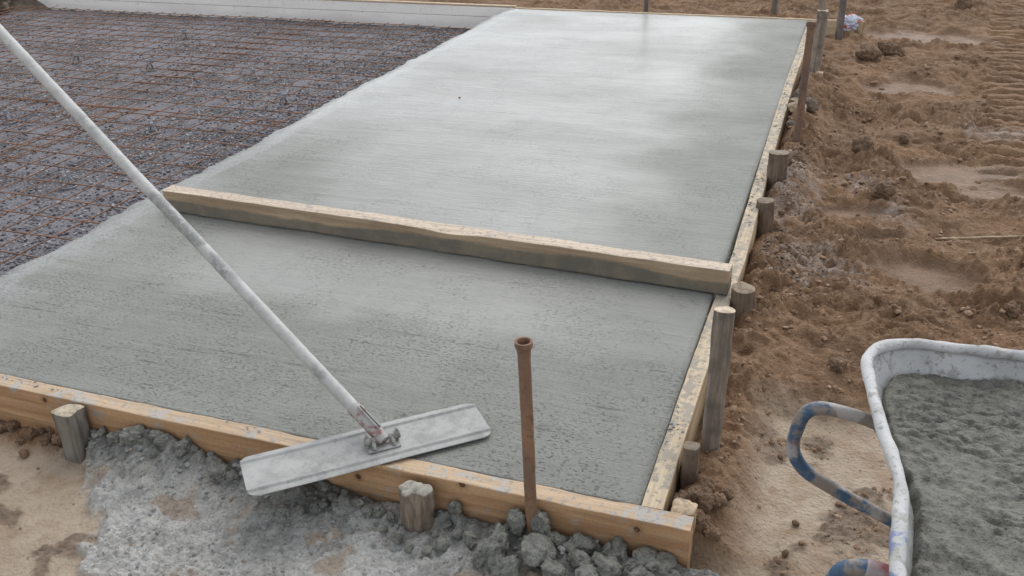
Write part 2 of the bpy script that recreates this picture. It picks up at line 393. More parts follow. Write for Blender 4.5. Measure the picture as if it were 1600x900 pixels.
# ------------------------------------------------------------------ crumbs scattered over the soil (uncountable)
def scatter(name, P, S, mt, seed=1, flat=.65, sub=0, tint=None, label='', kinds=8):
    rng = np.random.default_rng(seed); bV, bF = ico(sub); n = len(P); k = len(bV)
    shapes = np.stack([bV*(1+.34*fbm3(bV*1.7+i*13.1, 2, seed+i))[:, None] for i in range(kinds)])
    sh = shapes[rng.integers(0, kinds, n)]
    a = rng.uniform(0, 2*math.pi, n); t = rng.uniform(-.5, .5, n)
    asp = rng.uniform(.6, 1.35, (n, 1)); V = sh*np.stack([np.ones(n), asp[:, 0], flat*rng.uniform(.6, 1.3, n)], 1)[:, None, :]
    ct, st_ = np.cos(t)[:, None], np.sin(t)[:, None]; V = np.stack([V[..., 0]*ct-V[..., 2]*st_, V[..., 1], V[..., 0]*st_+V[..., 2]*ct], -1)
    ca, sa = np.cos(a)[:, None], np.sin(a)[:, None]; V = np.stack([V[..., 0]*ca-V[..., 1]*sa, V[..., 0]*sa+V[..., 1]*ca, V[..., 2]], -1)
    V = V*S[:, None, None]+P[:, None, :]
    F = (bF[None]+(np.arange(n)*k)[:, None, None]).reshape(-1, 3)
    me = mesh_np(name, V.reshape(-1, 3), F, False)
    attr(me, 'tint', np.repeat(tint if tint is not None else rng.uniform(0, 1, n), k))
    return tag(link(name, me, mt), label, name.replace('_', ' '), kind='stuff')
def tint_mat(name, a, b_, c_, rough=.85):
    M = Mat(name); t = M.at('tint'); n = M.noise(140, 4, .65)
    c = M.mix(M.ramp(t, .0, .6), a, b_); c = M.mix(M.ramp(t, .80, .97), c, c_); c = M.mix(M.ramp(n, .5, .7, 0, .5), c, tuple(x*.5 for x in a))
    return M.out(c, rough, M.bump(n, .002, .8), spec=.3)
rng = np.random.default_rng(5)
def cand(n, x0, x1, y0, y1):
    x = rng.uniform(x0, x1, n); y = rng.uniform(y0, y1, n); return x, y
soil_crumb = tint_mat('soil_crumb', (.16,.10,.062), (.26,.17,.105), (.36,.26,.175))
sand_crumb = tint_mat('dry_clod', (.20,.13,.085), (.31,.215,.14), (.40,.30,.21))
mort_crumb = tint_mat('mortar_crumb', (.17,.172,.158), (.24,.242,.228), (.26,.262,.25))
x, y = cand(70000, .06, 3.0, .0, 5.5)
keep = rng.uniform(0, 1, len(x)) < 1/(1+.55*np.clip(y, 0, 9)); x, y = x[keep], y[keep]
h, m = ground_parts(x, y)
pr = .55*m['mud']*(1-m['pan'])*ss(-.25, .4, fbm(x*2.5, y*2.5, 3, 201))*(1-m['tread'])+m['scab']*.8+.03
k = rng.uniform(0, 1, len(x)) < pr*.9; x, y, h = x[k], y[k], h[k]
S = .0026+.0075*rng.uniform(0, 1, len(x))**3.6*(1+.35*y)
scatter('soil_crumbs', np.stack([x, y, h+S*.15], 1), S, soil_crumb, 3, label='loose brown soil crumbs strewn over the churned mud')
x, y = cand(34000, -2.3, .25, -.95, -.056); h, m = ground_parts(x, y)
pr = m['cem']*(.04+.55*ss(-.1, .35, fbm(x*5, y*5, 3, 205))*(.25+m['wetc'])+.25*m['wetc'])
k = rng.uniform(0, 1, len(x)) < pr*.8; x, y, h, wc = x[k], y[k], h[k], m['wetc'][k]
S = .0018+.0080*rng.uniform(0, 1, len(x))**3.4*(.5+wc)
# blobs left on top of the boards and beside the right board
x2 = rng.uniform(.004, .05, 750); y2 = rng.uniform(.1, 5.6, 750); kk = fbm(x2*20, y2*3.5, 3, 207) > .02; x2, y2 = x2[kk], y2[kk]
x3 = rng.uniform(-2.1, -.9, 320); y3 = rng.uniform(-.05, -.004, 320); kk = (fbm(x3*4, y3*20, 3, 209) > .10) & (y3 > -.025); x3, y3 = x3[kk], y3[kk]
x4 = rng.uniform(.10, .42, 4200); y4 = rng.uniform(1.3, 3.0, 4200); kk = rng.uniform(0, 1, 4200) < ss(.36, .10, x4)*.75*ss(-.2, .2, fbm(x4*6, y4*6, 2, 9)); x4, y4 = x4[kk], y4[kk]; h4 = ground_parts(x4, y4)[0]
Sx = [.0022+.0045*rng.uniform(0, 1, len(q))**2 for q in (x2, x3)]; S4 = .0035+.006*rng.uniform(0, 1, len(x4))**2
P = np.vstack([np.stack([x, y, h+S*.2], 1), np.stack([x2, y2, .001+0*x2], 1), np.stack([x3, y3, .001+0*x3], 1)])
scatter('mortar_crumbs', P-[0, 0, .0008], np.r_[S, Sx[0], Sx[1]], mort_crumb, 9, flat=.45, label='grey crumbs of spilt cement along the form boards')
scatter('spoil_crumbs', np.stack([x4, y4, h4+S4*.2], 1), S4, tint_mat('grey_brown_spoil', (.13,.095,.070), (.20,.148,.110), (.29,.235,.185)), 12, label='grey brown crumbs heaped outside the right form board')
x, y = cand(2600, -2.2, 1.6, -.95, 1.0); h, m = ground_parts(x, y)
k = (rng.uniform(0, 1, len(x)) < .55*ss(-.3, .3, fbm(x*3, y*3, 3, 211))) & ~((x < 0.06) & (y > -.06)); x, y, h = x[k], y[k], h[k]
S = .0015+.0055*rng.uniform(0, 1, len(x))**5
scatter('dry_crumbs', np.stack([x, y, h+S*.2], 1), S, sand_crumb, 15, label='small dry clods and grit lying on the pale trodden sand')

# ------------------------------------------------------------------ gravel bed and loose stone
gx = np.linspace(-14, -2.2, 420); gy = np.linspace(.0, 6.2, 300); GX, GYY = np.meshgrid(gx, gy); a_, b_ = GX.ravel(), GYY.ravel()
gh = -.205+.012*fbm(a_*1.3, b_*1.3, 4, 301)+.010*fbm(a_*6, b_*6, 3, 303)
idx = np.arange(len(a_)).reshape(GX.shape); Fq = np.stack([idx[:-1,:-1], idx[:-1,1:], idx[1:,1:], idx[1:,:-1]], -1).reshape(-1, 4)
me = mesh_np('gravel_bed', np.stack([a_, b_, gh], 1), Fq)
M = Mat('crushed_stone'); v1 = M.vor(75, out='Color'); vd = M.vor(75); hv = M.n('ShaderNodeSeparateColor'); M.l(v1, hv.inputs[0])
c = M.mix(M.ramp(hv.outputs[0], 0, .9), (.085,.082,.088), (.20,.194,.202)); c = M.mix(M.ramp(hv.outputs[1], .88, .95), c, (.45,.43,.44))
c = M.mix(M.ramp(vd, .35, .65), c, (.05,.045,.048))
dust = M.noise(2.1, 4, .6); c = M.mix(M.ramp(dust, .42, .58, .08, .80), c, M.mix(M.noise(30, 4), (.165,.158,.172), (.24,.23,.245)))
b = M.bump(M.math('SUBTRACT', 1.0, vd), .008, .9); b = M.bump(M.noise(60, 5), .005, .6, b)
M.out(c, .8, b, spec=.3)
tag(link('gravel_bed', me, M.m), 'flat bed of grey mauve crushed stone under the mesh', kind='structure')
def gravel_z(x, y): return -.205+.012*fbm(x*1.3, y*1.3, 4, 301)+.010*fbm(x*6, y*6, 3, 303)
x = -2.42-rng.uniform(0, 1, 75000)**1.35*5.4; y = .05+rng.uniform(0, 1, len(x))*6.05
d = ss(.22, -.12, fbm(x*1.1, y*1.6, 3, 305)); edge = ss(-3.6, -2.6, x+.55*np.clip(y-2.5, -2, 2)*0)
k = rng.uniform(0, 1, len(x)) < np.clip(.05+.30*d+.9*edge, 0, 1)*(.55+.45*ss(6, 2, y)); x, y = x[k], y[k]
S = (.0044+.0056*rng.uniform(0, 1, len(x))**1.8)*(1+.03*y)
scatter('gravel', np.stack([x, y, gravel_z(x, y)+S*.35], 1), S, tint_mat('gravel_stone', (.075,.072,.080), (.20,.192,.206), (.42,.41,.42), .6), 21, flat=.7, label='loose grey crushed gravel lying under the rusty mesh')

# ------------------------------------------------------------------ the freshly poured slab
def slab_left(y): return -2.50+.035*fbm(y*1.1, y*0+3, 3, 401)*1.6+.012*fbm(y*9, y*0+1, 3, 403)
u = np.r_[0, .004, .010, .018, .028, .042, .06, .085, .11, .13, .15, .17, .19, .205, .22, .228, .235, .242, .25, .26, .27, np.linspace(.33, 1, 90)]
vy = np.r_[np.linspace(0, 2.6, 330), np.linspace(2.6, 6.1, 260)[1:]]
U_, VY = np.meshgrid(u, vy); L = slab_left(VY)
# first columns: the ragged poured edge sloping down on to the stone
drop = np.interp(U_, [0, .01, .028, .06, .11, .15, .19, .27, 1], [-.23, -.13, -.080, -.056, -.034, -.014, -.004, 0, 0])
XX = np.where(U_ < .27, L-.17+U_*1.0+0.0, 0); base27 = L-.17+.27
XX = np.where(U_ >= .27, base27+(U_-.27)/(1-.27)*(-.001-base27), XX)
YY = VY+.001; rag = ss(.2, .0, U_)
XX = XX + rag*.075*fbm(XX*11, YY*11, 5, 405)
rough_zone = ss(1.25, .2, YY+.25*XX*0)*1.0
ZZ = drop-.003+rag*.020*fbm(XX*16, YY*16, 4, 407)+ss(.0, .1, U_)*rag*.010*np.clip(1-worley(XX*40, YY*40, 408)[0]*1.3, 0, 1)+.0012*fbm(XX*3, YY*9, 3, 409)+.006*np.exp(-((U_-.235)/.012)**2)*(.5+fbm(XX*3, YY*3, 2, 417))+rough_zone*.0012*fbm(XX*18, YY*60, 3, 411)
ZZ = ZZ-.004*ss(.05, 0, -XX)*0
a_, b_, c_ = XX.ravel(), YY.ravel(), ZZ.ravel()
idx = np.arange(len(a_)).reshape(XX.shape); Fq = np.stack([idx[:-1,:-1], idx[:-1,1:], idx[1:,1:], idx[1:,:-1]], -1).reshape(-1, 4)
V = list(zip(a_, b_, c_)); F = [tuple(f) for f in Fq.tolist()]
# close the body: skirts to the bottom
ring = list(idx[0, :])+list(idx[1:, -1])+list(idx[-1, -2::-1])+list(idx[-2:0:-1, 0]); n0 = len(V)
for i in ring: V.append((V[i][0], V[i][1], -.29))
nr = len(ring)
for i in range(nr):
    j = (i+1) % nr; F.append((ring[i], n0+i, n0+j, ring[j]))
F.append(tuple(n0+i for i in range(nr)))
me = mesh_np('concrete_slab', np.array(V), F); attr(me, 'shoulder', np.r_[(ss(.285, .25, U_+.04*fbm(XX*8, YY*8, 3, 415))).ravel(), np.zeros(len(ring))])
M = Mat('wet_concrete'); X3 = M.xyz()
st1 = M.noise(1.0, 6, .62, M.map((9, 75, 20), (0, 0, -.04))); st2 = M.noise(1.0, 5, .6, M.map((2.0, 26, 10), (0, 0, -.03)))
n1 = M.noise(130, 6, .7); big = M.noise(.9, 4, .55, M.map((.7, 1.6, 1))); n2 = M.noise(7, 4, .6)
wob = M.math('MULTIPLY', M.math('SUBTRACT', M.noise(3.5, 4), .5), .55)
near = M.ramp(M.math('ADD', X3[1], wob), .50, .80, 1, 0)          # coarser, less floated strip by the front board
leftr = M.ramp(M.math('ADD', X3[0], wob), -2.25, -1.55, 1, 0)
yl = M.ramp(X3[1], 1.6, 3.0, 1, 0)
coarse = M.math('MAXIMUM', near, M.math('MULTIPLY', leftr, yl))
coarse = M.math('MAXIMUM', coarse, M.ramp(st2, .55, .72, 0, .45))
c = M.mix(M.ramp(big, .35, .65), (.252,.253,.226), (.218,.219,.195))
c = M.mix(M.ramp(st2, .40, .70, 0, .5), c, (.282,.283,.256)); c = M.mix(M.ramp(n2, .45, .7, 0, .35), c, (.195,.197,.175)); c = M.mix(M.math('MULTIPLY', M.at('shoulder'), M.ramp(M.noise(60, 5, .7), .35, .6, .35, .9)), c, (.34,.345,.33))
pit = M.ramp(M.noise(1.0, 5, .75, M.map((75, 170, 60))), .57, .62)
lines = M.math('MULTIPLY', M.ramp(M.noise(1.0, 3, .5, M.map((1.1, 42, 4), (0, 0, -.035))), .60, .68), M.ramp(M.noise(1.0, 5, .7, M.map((30, 60, 4))), .45, .60))
pit = M.math('MAXIMUM', pit, lines)
pits = M.math('MULTIPLY', pit, M.ramp(M.noise(3.2, 4, .65), .42, .62, .14, 1)); pits = M.math('MULTIPLY', pits, M.ramp(coarse, 0, 1, .32, 1))
c = M.mix(M.math('MULTIPLY', pits, .42), c, (.07,.072,.064))
dry = M.ramp(M.math('ADD', X3[0], M.math('MULTIPLY', M.math('SUBTRACT', M.noise(1.6, 3, .5), .5), .5)), -.75, -.15)     # drier strip along the right board
rgh = M.math('ADD', M.ramp(coarse, 0, 1, .40, .66), M.math('MULTIPLY', dry, .38)); rgh = M.math('ADD', rgh, M.ramp(n1, .3, .7, -.05, .06))
rgh = M.math('ADD', rgh, M.ramp(big, .35, .65, -.04, .08))
b = M.bump(st1, .005, .6); b = M.bump(st2, .006, .35, b)
hh = M.math('SUBTRACT', M.math('MULTIPLY', n1, M.ramp(coarse, 0, 1, .12, .8)), pits); b = M.bump(hh, .006, .9, b)
M.out(c, rgh, b, spec=.42)
flt = M.math('MULTIPLY', M.math('SUBTRACT', 1.0, M.ramp(coarse, .1, .8)), M.math('SUBTRACT', 1.0, dry))
M.setin(M.b.inputs['Coat Weight'], M.math('MULTIPLY', flt, M.ramp(M.noise(1.0, 5, .65, M.map((.9, 3.2, 1))), .30, .62, .12, .26))); M.b.inputs['Coat Roughness'].default_value = .20; M.b.inputs['Coat IOR'].default_value = 1.36; M.l(M.bump(st2, .003, .5, M.bump(st1, .0012, .4)), M.b.inputs['Coat Normal'])
slab = tag(link('concrete_slab', me, M.m), 'freshly poured wet grey concrete slab levelled inside the wooden forms', 'concrete slab')

# ------------------------------------------------------------------ formwork
def board(name, pts, wd, ht, mt, label, cat='form board', n=160, jit=.0016, seed=1, top=0.0, group=None, b=.003):
    P = smooth_path(np.array(pts, float), n, 2); P[:, 2] = top-ht/2
    V, F = sweep(P, rrect(wd, ht, b, 2), jit=jit, seed=seed, freq=14)
    return tag(MB().add(V, F).build(name, mt, origin=P[0], sharp=50), label, cat, group)
kfront = [tuple(ry(p, -.054)) for p in ((722,757), (268,690), (995,828), (70,625), (560,745))]
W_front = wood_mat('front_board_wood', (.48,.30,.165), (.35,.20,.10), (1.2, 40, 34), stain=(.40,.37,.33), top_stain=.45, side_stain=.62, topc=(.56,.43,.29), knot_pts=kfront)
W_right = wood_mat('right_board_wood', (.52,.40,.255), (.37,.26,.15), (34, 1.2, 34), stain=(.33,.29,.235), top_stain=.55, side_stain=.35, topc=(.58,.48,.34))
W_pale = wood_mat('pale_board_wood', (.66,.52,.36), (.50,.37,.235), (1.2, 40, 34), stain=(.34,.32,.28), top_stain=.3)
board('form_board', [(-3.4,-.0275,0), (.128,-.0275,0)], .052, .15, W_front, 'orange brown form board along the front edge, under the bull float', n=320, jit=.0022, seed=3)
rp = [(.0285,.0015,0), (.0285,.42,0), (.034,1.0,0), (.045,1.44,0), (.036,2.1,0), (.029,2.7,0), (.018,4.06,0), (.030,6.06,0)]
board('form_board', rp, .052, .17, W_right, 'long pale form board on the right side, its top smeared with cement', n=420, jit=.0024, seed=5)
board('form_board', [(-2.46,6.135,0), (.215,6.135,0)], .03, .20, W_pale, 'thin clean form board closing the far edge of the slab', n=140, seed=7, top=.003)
# white shuttering wall behind the gravel bed: two stacked white planks
M = Mat('white_painted_ply'); n1 = M.noise(14, 6, .7); n2 = M.noise(1.6, 4, .6, M.map((1, 1, 5))); n3 = M.noise(50, 5, .7)
c = M.mix(M.ramp(n2, .38, .66), (.88,.84,.79), (.78,.74,.69)); c = M.mix(M.ramp(n1, .58, .72, 0, .55), c, (.38,.34,.30)); c = M.mix(M.ramp(n3, .62, .70, 0, .6), c, (.16,.14,.12))
M.out(c, .55, M.bump(n3, .002, .6))
wall = empty('shuttering_wall', (-8, 6.16, -.22))
tag(wall, 'dirty white shuttering wall of two stacked planks behind the gravel bed', 'shuttering wall')
for z0, z1, s in ((-.004, -.0885, 1), (-.0925, -.245, 2)):
    P = resample([(-16, 6.165, (z0+z1)/2), (-2.47, 6.165, (z0+z1)/2)], 200); V, F = sweep(P, rrect(.035, z0-z1, .0015, 1), jit=.0007, seed=s)
    MB().add(V, F).build('plank', M.m, origin=P[0], parent=wall, sharp=50)
P = resample([(-16, 6.166, .006), (-2.47, 6.166, .006)], 120); V, F = sweep(P, rrect(.045, .012, .002, 2), jit=.001)
MB().add(V, F).build('top_batten', W_pale, origin=P[0], parent=wall, sharp=50)

# ------------------------------------------------------------------ straightedge timber lying across the slab
A = rz((262, 330), 0); B = rz((1136, 463), 0)
wt, htm = .068, .090
dirv = (B-A)/np.linalg.norm(B-A); nrm = np.array([-dirv[1], dirv[0], 0])
pa = A+nrm*wt/2+[0, 0, htm/2+.004]; pb = B+nrm*wt/2+[0, 0, htm/2+.004]
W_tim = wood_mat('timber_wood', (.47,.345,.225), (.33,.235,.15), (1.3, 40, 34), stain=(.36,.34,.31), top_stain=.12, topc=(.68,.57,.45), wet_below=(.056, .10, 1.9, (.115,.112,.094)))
P = resample([pa, pb], 240)
V, F = sweep(P, rrect(wt, htm, .004, 3), jit=.0028, seed=9, freq=9)
V = V.copy(); s_ = (V-pa)@dirv; top_ = V[:, 2] > htm*.6
V[:, 0] += np.where(s_ < .03, (V[:, 2]-.0)*-.10, 0)                    # end sawn a little off square
V[:, 2] -= np.where(top_, .010*np.exp(-((s_-1.34)/.10)**2)*(((V-pa)@nrm) < 0), 0)     # bruised arris
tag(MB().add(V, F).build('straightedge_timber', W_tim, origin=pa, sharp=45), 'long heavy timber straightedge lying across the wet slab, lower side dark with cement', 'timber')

# ------------------------------------------------------------------ stakes, posts, iron pipes
def log_stake(name, base, top, r, mt, label, group=None, n=28, jit=.005, seed=1, split=0, cut=.004, cat='stake', square=0, taper=1.0, tilt=(0,0)):
    base = np.array(base, float); top = np.array(top, float); m_ = 34
    P = resample([base, top], m_); a = np.arange(n)*2*math.pi/n
    rr = r*(1+.07*np.cos(2*a+seed)+.05*np.cos(3*a+2*seed))
    if square:
        q = 1/np.maximum(np.abs(np.cos(a)), np.abs(np.sin(a))); rr = rr*(1-square)+r*q*square*.9
    rng_ = np.random.default_rng(seed+50)
    for k in range(split):
        a0 = rng_.uniform(0, 2*math.pi) if k else 4.4; d = np.abs((a-a0+math.pi) % (2*math.pi)-math.pi); rr = rr*(1-.26*np.exp(-(d/.13)**2))
    prof = np.stack([rr*np.cos(a), rr*np.sin(a)], 1)
    V, F = sweep(P, prof, up=(0, 1, .01), caps=False, jit=jit, seed=seed, scale=np.linspace(taper, 1, m_), freq=22)
    V = V.copy(); last = np.arange((m_-1)*n, m_*n)
    # cap rings with a hacked, uneven face
    rings = [last]; Vn = [V]; nn = len(V); cen = V[last].mean(0)
    for f_ in (.93, .78, .55, .28):
        R_ = cen+(V[last]-cen)*f_; R_[:, 2] += .25*cut if f_ == .93 else .5*cut; Vn.append(R_); rings.append(np.arange(nn, nn+n)); nn += n
    Vn.append(cen[None]+[0, 0, .5*cut]); c0 = nn; V = np.vstack(Vn)
    for i in range(len(rings)-1):
        for j in range(n): F.append((rings[i][j], rings[i][(j+1) % n], rings[i+1][(j+1) % n], rings[i+1][j]))
    for j in range(n): F.append((rings[-1][j], rings[-1][(j+1) % n], c0))
    F.append(tuple(range(n-1, -1, -1)))
    tm = np.arange(len(V)) >= last[0]
    V[tm, 2] += cut*1.0*fbm3(V[tm]*34, 4, seed+5)+tilt[0]*(V[tm, 0]-cen[0])+tilt[1]*(V[tm, 1]-cen[1])
    return tag(MB().add(V, F).build(name, mt, origin=base, sharp=48), label, cat, group)
def stake_mat(name, side, sided, end, axis=(45, 45, 2.5)):
    M = Mat(name); v = M.map(axis); g = M.noise(1.0, 5, .65, v); n1 = M.noise(50, 5, .7); n2 = M.noise(12, 4)
    c = M.mix(M.ramp(g, .38, .64), side, sided); c = M.mix(M.ramp(n2, .48, .68, 0, .6), c, tuple(x*.55 for x in sided))
    up = M.ramp(M.nz()[2], .45, .75); e = M.mix(M.ramp(n1, .42, .64), end, tuple(x*.6 for x in end)); e = M.mix(M.ramp(n2, .5, .68, 0, .6), e, (.24,.22,.19))
    c = M.mix(up, c, e)
    return M.out(c, .85, M.bump(n1, .003, .8, M.bump(g, .004, .9)), spec=.25)
S_a = stake_mat('weathered_stake', (.21,.19,.16), (.105,.097,.082), (.46,.39,.29))
S_b = stake_mat('cement_crusted_stake', (.25,.20,.15), (.125,.10,.075), (.33,.31,.26))
S_c = stake_mat('muddy_stake', (.205,.155,.115), (.125,.09,.064), (.30,.235,.17))
S_d = stake_mat('grey_post', (.31,.262,.212), (.165,.138,.112), (.66,.54,.40))
S_e = stake_mat('fresh_split_stake', (.46,.34,.21), (.30,.21,.125), (.52,.40,.27))
p = ry((107, 640), -.092); log_stake('stake', (p[0]+.004, -.092, -.30), p, .037, S_a, 'weathered square stake with a light top at the left end of the front board', jit=.004, seed=3, square=.8, cut=.005, tilt=(0,-.15))
p = ry((648, 765), -.100); log_stake('stake', (p[0]+.002, -.100, -.32), p, .041, S_b, 'split grey stake capped with dried cement, right of the bull float', jit=.007, seed=8, split=5, cut=.009)
p = ry((1062, 815), .030); log_stake('stake', (.100, .034, -.30), (.100, .034, -.006), .031, S_e, 'frayed square stake behind the corner end of the front board', jit=.004, seed=5, square=.9, cut=.007)
g = rz((1108, 745), -.15); t_ = ry((1133, 484), .36); log_stake('post', (g[0]-.005, g[1]-.01, -.30), t_, .0245, S_d, 'tall grey post with a pale sawn top beside the right board', jit=.0018, seed=7, cut=.002, cat='post', tilt=(0,-.1))
def side_stake(px, xx, r, mt, label, seed, **k):
    p = rx(px, xx); return log_stake('stake', (xx+.004, p[1]+.005, -.34), p, r, mt, label, seed=seed, **k)
side_stake((1162,450), .100, .040, S_c, 'thick muddy round stake behind the timber end', 11, jit=.003)
side_stake((1197,314), .088, .034, S_c, 'muddy round stake, next beyond the timber end', 12, jit=.004, cut=.010)
side_stake((1218,238), .098, .041, S_c, 'broad flat topped stake beside the iron pipe', 13, split=1, jit=.004)
side_stake((1080,697), .083, .022, S_c, 'short broken stake low behind the tall grey post', 14, jit=.003, square=.6)
side_stake((1243,155), .085, .030, S_c, 'flat muddy peg half hidden behind the iron pipe', 15, jit=.003, square=.6)
g = rz((1272, 138), -.13); t_ = ry((1280, 113), g[1]); log_stake('stake', (g[0], g[1], -.3), t_, .026, S_e, 'pale split peg at the foot of the dark far stake', seed=16, jit=.004, square=.8, cut=.006)
K0 = rz((1268, 138), -.14); K1 = ry((1286, 18), K0[1]+.02)
log_stake('stake', (K0[0], K0[1], -.34), K1, .036, S_d, 'tall dark split stake with a pale top near the far corner', seed=18, jit=.006, square=.7, cut=.008)
def iron_pipe(name, base, top, r, mt, label, flare=1.38, cat='iron pipe'):
    base = np.array(base, float); top = np.array(top, float); L_ = np.linalg.norm(top-base); m_ = 60
    P = resample([base, top], m_); s = np.ones(m_); dd = np.linalg.norm(top-P, axis=1); s = 1+(flare-1)*ss(.020, .008, dd)
    P = np.vstack([resample([base, P[-3]], 40), resample([P[-3], top], 14)[1:]]); dd = np.linalg.norm(top-P, axis=1); s = 1+(flare-1)*ss(.024, .010, dd)
    n = 28; V, F = sweep(P, circ(r, n), up=(0, 1, 0), caps=False, jit=.0007, seed=4, scale=s, freq=30)
    q = resample([top, top-(top-base)/L_*.05], 6); V2, F2 = sweep(q, circ(r*.72, n), up=(0, 1, 0), caps=False, scale=[flare*1.08, 1.2, 1.0, 1, 1, 1])
    k0 = len(V); V = np.vstack([V, V2]); F = F+[tuple(i+k0 for i in f) for f in F2]
    last = (len(P)-1)*n
    # winding of both rings is mirrored (the inner pipe runs downwards): match by nearest vertex
    for j in range(n):
        a0 = last+j; a1 = last+(j+1) % n
        d0 = int(np.argmin(np.linalg.norm(V[k0:k0+n]-V[a0], axis=1)))+k0; d1 = int(np.argmin(np.linalg.norm(V[k0:k0+n]-V[a1], axis=1)))+k0
        if d0 != d1: F.append((a0, a1, d1, d0))
    F.append(tuple(range(k0+5*n, k0+6*n)))
    return tag(MB().add(V, F).build(name, mt, origin=base, sharp=50), label, cat)
rust = steel_mat('rusted_iron', (.27,.150,.084), (.175,.108,.072)); dsteel = steel_mat('dull_steel', (.125,.108,.098), (.20,.17,.15))
y0 = -.078
iron_pipe('iron_pipe', ry((833, 862), y0), ry((818, 533), y0), .0145, rust, 'rusty iron pipe with a flared rim standing against the front board')
G0 = rz((1240, 258), -.11); G1 = ry((1268, 36), G0[1]+.35)
iron_pipe('iron_pipe', (G0[0], G0[1], -.25), G1, .019, steel_mat('dark_rusted_iron', (.12,.075,.052), (.17,.095,.058)), 'long rusty iron pipe leaning beside the far right board', 1.3)
def far_post(px0, px1, zb, r, mt, label, ext=1.0, cat='post', sq=0):
    b0 = rz(px0, zb); d = _ray(px1); t1 = ry(px1, b0[1]); dirn = t1-b0; t2 = b0+dirn*ext
    prof = circ(r, 14) if not sq else rrect(r*2, r*1.4, .003, 1)
    V, F = sweep(resample([b0-dirn/np.linalg.norm(dirn)*.15, t2], 24), prof, up=(0, 1, .01), jit=.001, seed=3)
    return tag(MB().add(V, F).build('post' if not sq else 'wooden_post', mt, origin=b0, sharp=50), label, cat)
far_post((1310,62), (1318,0), -.12, .026, dsteel, 'dark steel post standing in the mud next to the plastic bag', 1.9)
far_post((1009,28), (1010,0), -.12, .022, dsteel, 'dark thin post just beyond the middle of the far board', 4.5)
far_post((1209,32), (1211,0), -.12, .028, S_d, 'weathered wooden post beyond the right end of the far board', 4.5, sq=1)
far_post((1283,50), (1285,0), -.12, .026, S_d, 'grey wooden post behind the dark split stake', 3.2, sq=1)
log_stake('stake', (.42, 6.17, -.3), (.40, 6.19, -.01), .03, S_e, 'short pale board stub past the end of the far board', seed=31, square=.9)

# ------------------------------------------------------------------ reinforcing mesh sheets
rusty = steel_mat('rusty_rebar', (.27,.138,.080), (.175,.098,.062), .7)
R0, RS, ZM = .953, .1942, -.150
def mesh_sheet(name, x0, x1, y0, rows, cs, label, z=ZM, rot=0.0, seed=0, slope=0.0):
    mb_ = MB(); rg_ = np.random.default_rng(seed); pr = circ(.0034, 6)
    def sag(P): return np.stack([P[:, 0], P[:, 1]+(P[:, 0]-x1)*rot, P[:, 2]+.010*fbm(P[:, 0]*1.1, P[:, 1]*1.1, 2, 501+seed)], 1)
    yl_ = y0-.09; yh = y0+(rows-1)*RS+.09
    for k in range(rows):
        P = resample([(x0-.03, y0+k*RS, z), (x1+.03, y0+k*RS, z)], 40); P[:, 1] += .004*fbm(P[:, 0]*2, P[:, 1]*9, 2, 503+seed)
        V, F = sweep(sag(P), pr, caps=True); mb_.add(V, F)
    x_ = x0+.02
    while x_ < x1:
        P = resample([(x_, yl_, z-.006), (x_, yh, z-.006)], 40); P[:, 0] += .005*fbm(P[:, 1]*2, P[:, 0]*9, 2, 505+seed)
        V, F = sweep(sag(P), pr, up=(0, 0, 1), caps=True); mb_.add(V, F); x_ += cs
    return tag(mb_.build(name, rusty, origin=(x1, y0, z)), label, 'reinforcing mesh', 'rusty mesh sheets over the gravel')
def Yr(k): return R0+k*RS
D1 = rz((300, 130), ZM)[0]
mesh_sheet('rebar_mesh', D1-.10, -2.30, Yr(-4), 15, .15, 'sheet of rusty reinforcing mesh nearest the camera, entering the slab edge', seed=1)
mesh_sheet('rebar_mesh', D1-.35, -2.30, Yr(10)+.05, 16, .15, 'sheet of rusty reinforcing mesh between the poured edge and the white wall', z=ZM+.013, seed=2, rot=.004)
mesh_sheet('rebar_mesh', D1-5.2, D1+.12, Yr(-4)+.03, 15, .15, 'sheet of rusty reinforcing mesh at the left border of the picture', z=ZM+.012, seed=3, rot=.006)
mesh_sheet('rebar_mesh', D1-5.2, D1-.10, Yr(10)+.02, 16, .15, 'sheet of rusty reinforcing mesh in the far left corner', z=ZM+.022, seed=4)
# grey plastic chairs that carry the mesh
M = Mat('grey_plastic'); M.out(M.mix(M.noise(40, 3), (.30,.31,.33), (.20,.205,.215)), .55); gp = M.m
def chair_mesh():
    mb_ = MB()
    for i in range(4):
        a = i*math.pi/2+.5; P = smooth_path([(math.cos(a)*.034, math.sin(a)*.034, 0), (math.cos(a)*.020, math.sin(a)*.020, .035), (math.cos(a)*.008, math.sin(a)*.008, .055)], 8, 1)
        V, F = sweep(P, rrect(.012, .006, .001, 1), up=(0, 0, 1)); mb_.add(V, F)
    a = np.linspace(0, 2*math.pi, 25)[:-1]; ring = np.stack([.035*np.cos(a), .035*np.sin(a), np.full(24, .004)], 1)
    V, F = sweep(ring, rrect(.008, .006, .001, 1), closed=True); mb_.add(V, F)
    for s in (-1, 1):
        V, F = sweep(resample([(s*.010, 0, .048), (s*.014, 0, .074)], 4), rrect(.007, .022, .001, 1), up=(0, 1, 0)); mb_.add(V, F)
    V, F = sweep(resample([(0, 0, .046), (0, 0, .056)], 3), circ(.015, 12), up=(0, 1, 0)); mb_.add(V, F)
    V = np.vstack(mb_.V); return mesh_np('mesh_spacer', V, mb_.F, False)
sm = chair_mesh(); sm.materials.append(gp)
